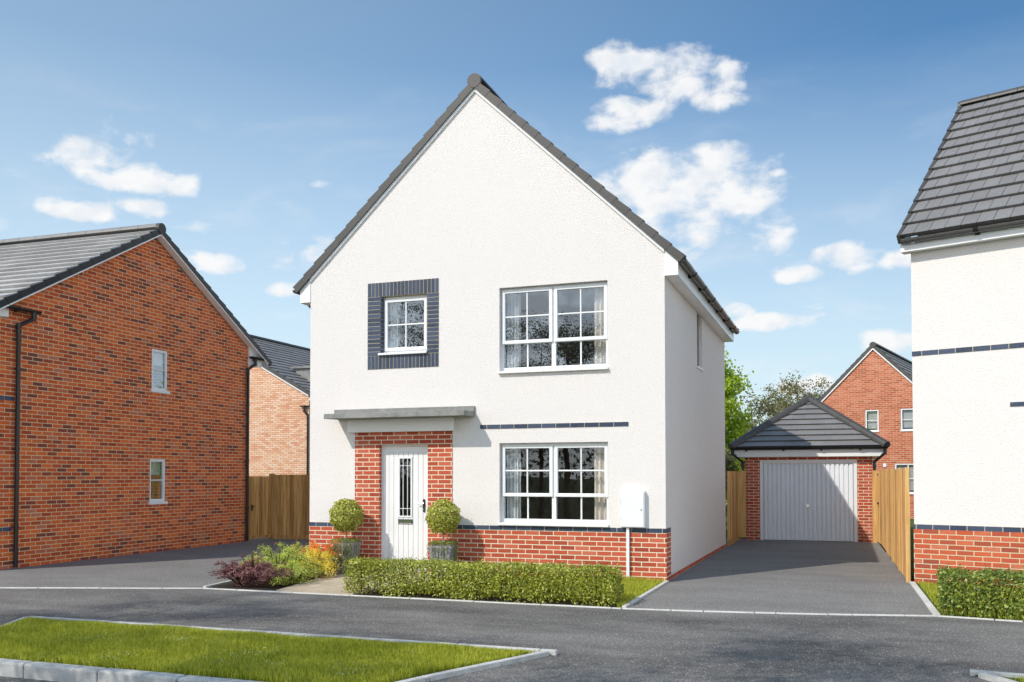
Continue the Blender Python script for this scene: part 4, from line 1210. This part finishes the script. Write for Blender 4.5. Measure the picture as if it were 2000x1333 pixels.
F = thing('side_gate', 'golden timber gate with dark latch stud beside the garage', 'gate', (9.10,9.42,0))
mb = MB(); post(mb, -.06, -.02, 1.655, .105, .06); mb.build('post', M['wood'], F)
mb = MB(); board_run(mb, (.0,.0), (.065,-1.35), .04, 1.645, .11, side=-1); mb.build('gate_panel', M['wood'], F)
mb = MB(); mb.tube([(.005,-.62,.92),(-.03,-.62,.92)], .026, 10); mb.build('latch', M['black'], F)
mb = MB(); mb.tube([(.005,-.62,1.56),(-.02,-.62,1.56)], .018, 10); mb.build('hinge_bolt', M['black'], F)
F = thing('timber_fence', 'long golden timber fence running along the drive from the garage to the right house', 'fence', (9.165,8.05,0))
xs = [0, 1.75, 3.5, 5.25, 6.9]
for i in range(4):
    a, b = xs[i], xs[i+1]
    P = lambda s: (.008*s*1.45, -s)
    mb = MB(); board_run(mb, P(a+.03), P(b-.03), .035, 1.648 - .004*i, .115, side=-1); mb.build('fence_panel', M['wood'], F)
mb0 = None
for i in range(1, 5):
    p = (.008*xs[i]*1.45, -xs[i])
    mb = MB(); mb.box(p[0]-.030, p[0]+.03, p[1]-.03, p[1]+.03, -.1, 1.656); mb.build('post', M['wood'], F)

# ================================================================== POTTED TOPIARIES
def topiary(x, y, label, seed, s=1.0):
    t = thing('potted_topiary', label, 'topiary', (x,y,.02), .12, 'ball topiaries flanking the front door')
    r = random.Random(seed)
    mb = MB()
    zt, wt, wb = .455, .168, .130
    b0 = [(-wb,-wb),(wb,-wb),(wb,wb),(-wb,wb)]; b1 = [(-wt,-wt),(wt,-wt),(wt,wt),(-wt,wt)]
    mb.hexa([(p[0],p[1],0) for p in b0]+[(p[0],p[1],zt) for p in b1])
    for k in range(4):                           # fluted sides
        a0, a1, c0, c1 = Vector(b0[k]), Vector(b0[(k+1)%4]), Vector(b1[k]), Vector(b1[(k+1)%4])
        nv = Vector((a1-a0).normalized().yx); nv = Vector(((a1-a0).y, -(a1-a0).x)).normalized()
        for i in range(7):
            f0, f1 = (i+.18)/7, (i+.82)/7
            if i in (0, 6): f0, f1 = (i+.0)/7+.002, (i+1.0)/7-.002
            pr = .012 if i % 2 == 0 else .006
            q = [a0.lerp(a1,f0), a0.lerp(a1,f1), c0.lerp(c1,f1), c0.lerp(c1,f0)]
            o = [p + nv*pr for p in q]
            mb.hexa([(*q[0],.005),(*q[1],.005),(*o[1],.005),(*o[0],.005),(*q[3],zt-.03),(*q[2],zt-.03),(*o[2],zt-.03),(*o[3],zt-.03)])
    frame = wt+.014
    mb.box(-frame, frame, -frame, -wt+.02, zt-.035, zt+.006); mb.box(-frame, frame, wt-.02, frame, zt-.035, zt+.006)
    mb.box(-frame, -wt+.02, -wt+.02, wt-.02, zt-.035, zt+.006); mb.box(wt-.02, frame, -wt+.02, wt-.02, zt-.035, zt+.006)
    mb.build('planter', M['slate_pot'], t)
    mb = MB(); mb.tube([(0,0,.45),(.006,.0,.62),(-.004,.0,.80),(.0,0,.92)], [.017,.014,.014,.012], 8)
    for k in range(9):
        a = k*2.4; mb.tube([(0,0,.84+.012*k),(math.cos(a)*.16,math.sin(a)*.16,.92+.03*k)], [.007,.003], 5)
    mb.build('stem', M['stem_pale'], t)
    # domed ball crown
    n = 5200
    d = rand_unit(n); rr = .268*rng.uniform(.62, 1.02, n)**.6
    C = d*rr[:,None]*np.array([1,1,1.0]); C[:,2] = np.where(C[:,2] < -.16, -.16 + (C[:,2]+.16)*.6 + rng.normal(0,.025,n), C[:,2])
    bumps = 1 + .06*np.sin(d[:,0]*9+seed)*np.sin(d[:,1]*8) + .05*np.sin(d[:,2]*11+seed)
    C *= bumps[:,None]; C[:,2] += .885
    leaves('crown', C, .036, M['topiary'], t, .6, d, .75)
    # moss and trailing plants over the rim
    n = 1500
    P = rng.uniform(-wt*1.15, wt*1.15, (n,2)); Cm = np.concatenate([P, (zt + .02 + .05*rng.random(n) - .25*np.maximum(0, np.abs(P).max(1)-wt*.95))[:,None]], 1)
    tr = []
    for k in range(20):
        side = r.choice([0,0,1,1,2,3]); u = r.uniform(-wt, wt); L = r.uniform(.05,.30)*(1 if side < 2 else .7)
        m = int(L*190)
        z = zt - np.linspace(0, L, m); jit = rng.normal(0,.009,(m,3))
        e = wt + .03
        base = {0:(u,-e),1:(e,u),2:(-e,u),3:(u,e)}[side]
        tr.append(np.stack([np.full(m,base[0]), np.full(m,base[1]), z],1)+jit)
    Cm = np.concatenate([Cm]+tr)
    leaves('trailing_plant', Cm, .022, M['moss'], t, .6, None, 1)
    return t
topiary(2.60, -.36, 'ball topiary in a slate grey planter right of the white door, planter in full view', 3)
topiary(.905, -.36, 'ball topiary left of the white door, its planter half hidden by flowers', 5)

# ================================================================== HEDGES
def hedge(name, label, x0, x1, y0, y1, z1, mat, n, loc, rot=0, seed=1, ls=.034):
    t = thing(name, label, 'hedge', loc, rot, None)
    rg = np.random.default_rng(seed)
    lx, ly = x1-x0, y1-y0
    # points near the surface of a rounded box
    k = n
    P = rg.uniform(0, 1, (k*3,3)); d = P - .5
    C = np.stack([x0+P[:,0]*lx, y0+P[:,1]*ly, .02+P[:,2]*(z1-.02)],1)
    dist = np.minimum.reduce([C[:,0]-x0, x1-C[:,0], C[:,1]-y0, y1-C[:,1], z1-C[:,2]])
    keep = rg.random(len(C)) < np.exp(-dist/.055)
    low = C[:,2] < .11
    keep &= ~(low & (rg.random(len(C)) > .30 + .6*(C[:,2])/.11 + .35*np.sin(C[:,0]*7.3+seed)))
    C = C[keep][:k]
    u = np.stack([(C[:,0]-(x0+x1)/2)/(lx/2), (C[:,1]-(y0+y1)/2)/(ly/2), (C[:,2]-z1*.5)/(z1*.5)],1)
    nr = np.sign(u)*np.abs(u)**10; nr[:,2] += .25; nr /= np.linalg.norm(nr,axis=1,keepdims=True)+1e-6
    # lumpy surface
    f = lambda p, s: np.sin(p[:,0]*5.3*s+seed)*np.sin(p[:,1]*7.1*s)*.5 + np.sin(p[:,0]*11.7*s+2*seed+p[:,2]*6)*.35 + np.sin(p[:,2]*13*s+p[:,0]*3)*.3
    C = C + nr*(f(C,1)*.026)[:,None] + rg.normal(0,.012,C.shape)
    sp = rg.random(len(C)) < .02                # sprigs standing proud
    C[sp] += nr[sp]*rg.uniform(.01,.06,(sp.sum(),1)) + np.array([0,0,.015])
    leaves('foliage', C, ls, mat, t, .58, nr, .95)
    mb = MB(); r = random.Random(seed)
    k = int(lx/.085)
    for i in range(k):
        x = x0 + .05 + (lx-.1)*i/max(1,k-1) + r.uniform(-.03,.03); yy = (y0+y1)/2 + r.uniform(-.38,.3)*ly
        p = [(x,yy,-.03),(x+r.uniform(-.03,.03),yy+r.uniform(-.03,.03),z1*.35),(x+r.uniform(-.08,.08),yy+r.uniform(-.08,.08),z1*.85)]
        mb.tube(p, [.008,.006,.003], 5)
        for q in range(3):
            a = r.uniform(0,6.28); z = r.uniform(.06,.3)
            mb.tube([(x,yy,z),(x+math.cos(a)*.12,yy+math.sin(a)*.12-.05,z+r.uniform(.03,.14))], [.005,.002], 4)
    mb.build('stems', M['twig'], t)
    return t
hedge('clipped_hedge', 'long low clipped green hedge in front of the white house', 0, 3.59, 0, .50, .44, M['hedge'], 26000, (2.27,-2.80,0), 0, 2)
hedge('clipped_hedge', 'dark green clipped hedge at the right edge beside the right house', 0, 2.7, 0, .6, .475, M['hedge_dark'], 17000, (9.345,-2.21,0), rad(-6), 5, .04)

# ================================================================== FLOWER BED
def shrub(name, label, cat, loc, rx, ry, h, n, mat, leaf, shoots, seed, aspect=.5, arch=.5, stem=None, part='foliage', n_shoot=60, jitter=.022, rot=0, extra=None):
    """many arching shoots clothed with small leaves"""
    t = thing(name, label, cat, loc, rot)
    r = random.Random(seed); rg = np.random.default_rng(seed)
    pts = []; mb = MB(); tips = []
    for k in range(n_shoot):
        a = r.uniform(0, 6.28); q = math.sqrt(r.random())
        bx, by = .35*rx*math.cos(a)*q, .35*ry*math.sin(a)*q
        ex, ey = rx*math.cos(a)*(q*.95+.05), ry*math.sin(a)*(q*.95+.05)
        hh = h*r.uniform(.6,1.0)*(1-.45*q*q) if r.random() > .08 else h*r.uniform(1.0,1.16)*(1-.3*q*q)
        m = 8; path = []
        for i in range(m+1):
            f = i/m
            z = hh*(math.sin(f*math.pi*.5*(1+arch*q))) ; z = max(z, .03)
            path.append(Vector((bx+(ex-bx)*f**1.2, by+(ey-by)*f**1.2, z)))
        mb.tube([path[0]]+path[2::3]+[path[-1]], .0045, 4, cap=False)
        tips.append(path[-1])
        cnt = max(6, int(n/n_shoot))
        f = rg.random(cnt)**.6*m
        i0 = np.minimum(f.astype(int), m-1); fr_ = (f-i0)[:,None]
        A = np.array([list(p) for p in path])
        pts.append(A[i0]*(1-fr_)+A[i0+1]*fr_ + rg.normal(0,jitter,(cnt,3)))
    C = np.concatenate(pts); C[:,2] = np.maximum(C[:,2], .015)
    nr = C.copy(); nr[:,2] -= h*.2; nr /= np.linalg.norm(nr,axis=1,keepdims=True)+1e-6
    mb.build('stems', stem or M['twig'], t)
    leaves(part, C, leaf, mat, t, aspect, nr+np.array([0,0,.4]), .9)
    if extra:
        for nm, mt, cnt, sz, z0, z1 in extra:
            zz = C[:,2]; sel = np.where((zz > z0) & (zz < z1))[0]
            q = C[rg.choice(sel, cnt)] + nr[rg.choice(sel, cnt)]*0 + rg.normal(0,.018,(cnt,3)) + np.array([0,-.015,.02])
            leaves(nm, q, sz, mt, t, .75, np.tile([0,-.5,.6],(cnt,1)), .7)['kind'] = 'stuff'
    return t
shrub('purple_shrub', 'low burgundy leaved shrub at the kerb corner of the flower bed', 'shrub', (.62,-2.44,0), .70, .40, .40, 12000, M['purple'], .024, 0, 3, .45, .35, n_shoot=120, jitter=.016)
shrub('green_shrub', 'bright green feathery shrub directly behind the burgundy shrub', 'shrub', (.50,-1.62,0), .76, .60, .46, 15000, M['juniper'], .022, 0, 4, .4, .5, n_shoot=130, jitter=.02,
      extra=[('flowers', M['yellowleaf'], 60, .02, .2, .5)])
shrub('green_shrub', 'taller bright green feathery shrub at the driveway side of the bed, near the house corner', 'shrub', (.38,-.86,0), .52, .50, .50, 7000, M['juniper'], .024, 0, 8, .4, .4, n_shoot=90, jitter=.02,
      extra=[('flowers', M['orangeleaf'], 60, .024, .3, .6)])
shrub('yellow_flower_plant', 'yellow flowering plant spilling over the paved path', 'plant', (.88,-1.20,0), .36, .44, .42, 5200, M['yellowleaf'], .026, 0, 5, .55, .8, M['stem_pale'], 'flowers', 70, .02,
      extra=[('leaves', M['juniper'], 900, .024, .02, .5)])
shrub('orange_flower_plant', 'orange red flowering plant between the yellow flowers and the left topiary', 'plant', (.70,-.80,0), .42, .34, .54, 4000, M['juniper'], .026, 0, 6, .5, .4, None, 'foliage', 60, .022,
      extra=[('flowers', M['orangeleaf'], 900, .034, .28, .65)])
shrub('grey_green_plant', 'loose grey green foliage plant in front of the left planter', 'plant', (1.04,-.74,0), .30, .24, .54, 3600, M['greygreen'], .022, 0, 9, .45, .45, M['stem_pale'], 'foliage', 40, .02)
shrub('green_shrub', 'small yellow flecked green shrub edging the path before the yellow flowers', 'shrub', (1.02,-2.06,0), .34, .56, .30, 6000, M['juniper'], .022, 0, 10, .45, .5, n_shoot=70, jitter=.02,
      extra=[('flowers', M['yellowleaf'], 160, .02, .03, .3)])

# ================================================================== TREES
tree('lime_tree', 'bright lime green tree just behind the white house', (4.75,15.4,-.15), 5.9, 1.5, .8, M['lime'], .13, 15000, trunk_r=.12, seed=4, shape='cone', clump=.42, n_limb=13, upright=.55)
tree('willow_tree', 'grey green bushy tree right of the lime tree, above the garage fence', (5.25,21.0,-.15), 4.6, 1.45, .4, M['willow'], .11, 15000, trunk_r=.1, seed=9, clump=.42, n_limb=11, upright=.5)
tree('olive_tree', 'olive green open crowned tree behind the garage roof', (6.55,27.0,-.15), 5.95, 1.35, 2.0, M['olive'], .10, 9500, trunk_r=.11, seed=12, clump=.34, n_limb=10, upright=.55)
tree('willow_tree', 'low grey green shrubby tree at the foot of the lime tree', (5.0,12.2,-.15), 2.5, .8, .2, M['willow'], .08, 7000, trunk_r=.06, seed=15, clump=.34, n_limb=8, upright=.4)
# across the street: they shade the verge and show in the window panes
def street_tree(*a, **k): return tree(*a, group='trees across the street', **k)
ST = 'street tree across the road mirrored in the window panes'
for (x, y, h, r_, z0, sd_, nl) in ((-2.3,-11.4,8.3,1.9,3.3,21,5200), (4.3,-11.8,7.6,1.8,3.8,22,4600), (1.0,-11.4,6.2,1.6,3.0,27,4200), (-7.6,-21,7.4,1.7,2.6,23,3600), (-10.4,-20,7.6,1.5,2.6,25,3600), (-3.2,-22,7.4,1.6,2.6,29,3600)):
    tree('street_tree', ST, (x,y,-.1), h, r_, z0, M['darkleaf'], .06, int(nl*3.2), seed=sd_, clump=.42, n_limb=10, trunk_r=.11, group='trees across the street')
hedge('hedgerow', 'tall dark hedgerow across the street mirrored in the lower window', 0, 34, 0, 1.2, 3.3, M['darkleaf'], 22000, (-26,-27,-.1), 0, 6, .22)

# ================================================================== WORLD, SUN, CAMERA
sun_dir = Vector((.62, 1.0, -1.08)).normalized()
el = math.asin(-sun_dir.z); azm = math.atan2(-sun_dir.x, -sun_dir.y)
S = bpy.data.lights.new('sun', 'SUN'); S.energy = 3.75; S.angle = rad(.55); S.color = (1.0, .925, .825)
so = bpy.data.objects.new('sun', S); col.objects.link(so)
so.rotation_euler = sun_dir.to_track_quat('-Z', 'Y').to_euler(); so.location = (-6,-10,12)

w = bpy.data.worlds.new('World'); scene.world = w; w.use_nodes = True
nt = w.node_tree; nt.nodes.clear()
out = nt.nodes.new('ShaderNodeOutputWorld')
sky = nt.nodes.new('ShaderNodeTexSky'); sky.sky_type = 'NISHITA'; sky.sun_disc = False
sky.sun_elevation = el; sky.sun_rotation = (-azm) % (2*math.pi); sky.altitude = 0
sky.air_density = 1.0; sky.dust_density = .6; sky.ozone_density = 2.0
bg = nt.nodes.new('ShaderNodeBackground'); bg.inputs['Strength'].default_value = .15
hs = nt.nodes.new('ShaderNodeHueSaturation'); hs.inputs['Saturation'].default_value = .95; hs.inputs['Value'].default_value = 1.0
nt.links.new(sky.outputs[0], hs.inputs['Color']); tinted = mixc(nt, 1.0, hs.outputs[0], (.50,.79,.94), 'MULTIPLY')
tc = nt.nodes.new('ShaderNodeTexCoord'); sp = nt.nodes.new('ShaderNodeSeparateXYZ'); nt.links.new(tc.outputs['Generated'], sp.inputs[0])
# thin summer haze: thickest at the horizon and on the sun's side; boosted out of view as fill
e0 = math_n(nt, 'ARCSINE', sp.outputs[2])
hv = math_n(nt, 'MULTIPLY_ADD', e0, -2.33, .98)
hv = math_n(nt, 'MAXIMUM', hv, 0)
rxy = math_n(nt, 'SQRT', math_n(nt, 'ADD', math_n(nt, 'MULTIPLY', sp.outputs[0], sp.outputs[0]), math_n(nt, 'MULTIPLY_ADD', sp.outputs[1], sp.outputs[1], .001)))
hh = math_n(nt, 'MULTIPLY_ADD', math_n(nt, 'DIVIDE', sp.outputs[0], rxy), -.37, .02, clamp=True)
haze = math_n(nt, 'MINIMUM', hv, .9)
ca = math_n(nt, 'DIVIDE', math_n(nt, 'ADD', math_n(nt, 'MULTIPLY', sp.outputs[0], -.34), math_n(nt, 'MULTIPLY', sp.outputs[1], .94)), rxy)
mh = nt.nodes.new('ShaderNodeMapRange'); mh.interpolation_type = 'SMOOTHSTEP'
mh.inputs['From Min'].default_value = .80; mh.inputs['From Max'].default_value = .25; mh.inputs['To Min'].default_value = 1.0; mh.inputs['To Max'].default_value = 2.7  # added fill: haze outside the view brightened for the shaded walls
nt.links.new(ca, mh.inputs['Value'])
wm = nt.nodes.new('ShaderNodeMapRange'); wm.interpolation_type = 'SMOOTHSTEP'; wm.inputs['From Min'].default_value = .80; wm.inputs['From Max'].default_value = .25  # the added fill outside the view is tinted warm
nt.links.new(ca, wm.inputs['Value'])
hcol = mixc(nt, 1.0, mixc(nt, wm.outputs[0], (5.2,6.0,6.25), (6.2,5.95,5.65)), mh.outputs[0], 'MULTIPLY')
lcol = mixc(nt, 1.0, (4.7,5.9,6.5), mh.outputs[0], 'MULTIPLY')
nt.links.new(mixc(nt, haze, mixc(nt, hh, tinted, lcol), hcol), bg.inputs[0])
az = math_n(nt, 'ARCTAN2', sp.outputs[0], sp.outputs[1]); ele = math_n(nt, 'ARCSINE', sp.outputs[2])
CL = [(-0.221,0.42,0.041,0.021,1),(-0.163,0.408,0.057,0.022,1),(-0.125,0.388,0.029,0.015,1),(-0.221,0.377,0.048,0.015,1),(-0.186,0.301,0.062,0.039,1),(-0.131,0.31,0.058,0.031,1),(-0.1,0.286,0.037,0.02,1),(-0.153,0.261,0.04,0.026,0.8),(-0.162,0.237,0.046,0.013,0.6),(-0.071,0.253,0.021,0.025,0.55),(-0.065,0.309,0.009,0.004,0.6),(-0.777,0.307,0.043,0.017,1),(-0.736,0.295,0.047,0.015,1),(-0.696,0.291,0.018,0.012,0.9),(-0.785,0.258,0.045,0.01,1),(-0.733,0.266,0.028,0.009,0.9),(-0.758,0.332,0.024,0.01,0.4),(-0.681,0.254,0.023,0.006,0.5),(-0.669,0.219,0.032,0.01,1),(-0.57,0.231,0.028,0.017,0.65),(-0.591,0.196,0.022,0.007,0.8),(-0.551,0.303,0.014,0.005,0.6),(-0.86,0.238,0.01,0.008,0.8),(-0.042,0.208,0.029,0.009,1),(0.002,0.22,0.032,0.014,1),(0.056,0.214,0.023,0.009,1),(-0.074,0.161,0.045,0.009,1),(-0.106,0.172,0.017,0.008,0.8),(0.045,0.134,0.032,0.013,1),(-0.034,0.094,0.028,0.012,0.9),(-0.043,0.174,0.015,0.004,0.3),
      (.55,.25,.22,.12,1),(1.0,.35,.25,.16,1),(1.5,.3,.25,.16,1),(.8,.75,.35,.2,1),(1.9,.6,.3,.2,1),(2.7,.25,.2,.07,1),(-2.6,.4,.25,.08,1),(-2.9,.16,.3,.05,1),(1.4,.3,.2,.06,1),(-1.6,.35,.2,.06,1)]  # unseen clouds outside the view; the big ones added as fill light
cv = nt.nodes.new('ShaderNodeCombineXYZ'); nt.links.new(az, cv.inputs[0]); nt.links.new(math_n(nt, 'MULTIPLY', ele, 1.5), cv.inputs[1])
nz = nt.nodes.new('ShaderNodeTexNoise'); nz.inputs['Scale'].default_value = 27; nz.inputs['Detail'].default_value = 8; nz.inputs['Roughness'].default_value = .53
nz.inputs['Distortion'].default_value = .25
nt.links.new(cv.outputs[0], nz.inputs['Vector'])
cur = None
for a, e_, wa, we, s_ in CL:
    wa *= 1.2; we *= 1.2
    dx = math_n(nt, 'MULTIPLY_ADD', az, 1/wa, -a/wa); dy = math_n(nt, 'MULTIPLY_ADD', ele, 1/we, -e_/we)
    r2 = math_n(nt, 'MULTIPLY_ADD', dy, dy, math_n(nt, 'MULTIPLY', dx, dx))
    m_ = math_n(nt, 'MULTIPLY_ADD', r2, -s_, s_)
    cur = m_ if cur is None else math_n(nt, 'MAXIMUM', cur, m_)
dens = math_n(nt, 'MULTIPLY_ADD', math_n(nt, 'SUBTRACT', nz.outputs['Fac'], .5), 3.2, cur)
mr = nt.nodes.new('ShaderNodeMapRange'); mr.interpolation_type = 'SMOOTHSTEP'
mr.inputs['From Min'].default_value = -.05; mr.inputs['From Max'].default_value = 1.0; mr.inputs['To Max'].default_value = .96
nt.links.new(dens, mr.inputs['Value'])
nz2 = nt.nodes.new('ShaderNodeTexNoise'); nz2.inputs['Scale'].default_value = 26; nz2.inputs['Detail'].default_value = 5
nt.links.new(cv.outputs[0], nz2.inputs['Vector'])
cc = ramp(nt, nz2.outputs['Fac'], [(.34, (.83,.88,.94)), (.56, (1,1,1))])
bg2 = nt.nodes.new('ShaderNodeBackground'); bg2.inputs['Strength'].default_value = .97
nt.links.new(cc, bg2.inputs[0])
wv = nt.nodes.new('ShaderNodeCombineXYZ'); nt.links.new(math_n(nt, 'MULTIPLY', az, 3.2), wv.inputs[0]); nt.links.new(math_n(nt, 'MULTIPLY', ele, 11), wv.inputs[1])
wn = nt.nodes.new('ShaderNodeTexNoise'); wn.inputs['Scale'].default_value = 1.6; wn.inputs['Detail'].default_value = 7; wn.inputs['Roughness'].default_value = .6; wn.inputs['Distortion'].default_value = .5
nt.links.new(wv.outputs[0], wn.inputs['Vector'])
wr = nt.nodes.new('ShaderNodeMapRange'); wr.interpolation_type = 'SMOOTHSTEP'; wr.inputs['From Min'].default_value = .48; wr.inputs['From Max'].default_value = .80
nt.links.new(wn.outputs['Fac'], wr.inputs['Value'])
wb_ = nt.nodes.new('ShaderNodeMapRange'); wb_.interpolation_type = 'SMOOTHSTEP'; wb_.inputs['From Min'].default_value = .46; wb_.inputs['From Max'].default_value = .16; wb_.inputs['To Max'].default_value = .6
nt.links.new(ele, wb_.inputs['Value'])
cover = math_n(nt, 'MAXIMUM', mr.outputs[0], math_n(nt, 'MULTIPLY', wr.outputs[0], wb_.outputs[0]))
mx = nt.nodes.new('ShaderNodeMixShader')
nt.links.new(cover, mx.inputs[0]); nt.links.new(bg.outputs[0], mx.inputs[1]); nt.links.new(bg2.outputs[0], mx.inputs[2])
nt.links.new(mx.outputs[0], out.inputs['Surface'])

yaw, pit, roll, f_px = .34660824, .02647534, -.00098197, 1794.958
c, s = math.cos(yaw), math.sin(yaw)
fw = Vector((-s*math.cos(pit), c*math.cos(pit), math.sin(pit)))
rt = Vector((c, s, 0)); up = rt.cross(fw)
r2_, u2_ = rt*math.cos(roll) + up*math.sin(roll), up*math.cos(roll) - rt*math.sin(roll)
cam = bpy.data.cameras.new('camera'); co = bpy.data.objects.new('camera', cam); col.objects.link(co)
mat = Matrix((( r2_.x, u2_.x, -fw.x, 8.39912), (r2_.y, u2_.y, -fw.y, -13.28157), (r2_.z, u2_.z, -fw.z, 1.53892), (0,0,0,1)))
co.matrix_world = mat
cam.sensor_width = 36; cam.lens = f_px/2000*36
cam.shift_x = -1.361/2000; cam.shift_y = 215.927/2000
cam.clip_start = .05; cam.clip_end = 3000
scene.camera = co
scene.view_settings.view_transform = 'Standard'; scene.view_settings.look = 'None'
scene.view_settings.exposure = 0; scene.view_settings.gamma = 1
scene.render.engine = 'CYCLES'
scene.cycles.use_denoising = True
scene.cycles.max_bounces = 8; scene.cycles.transparent_max_bounces = 16
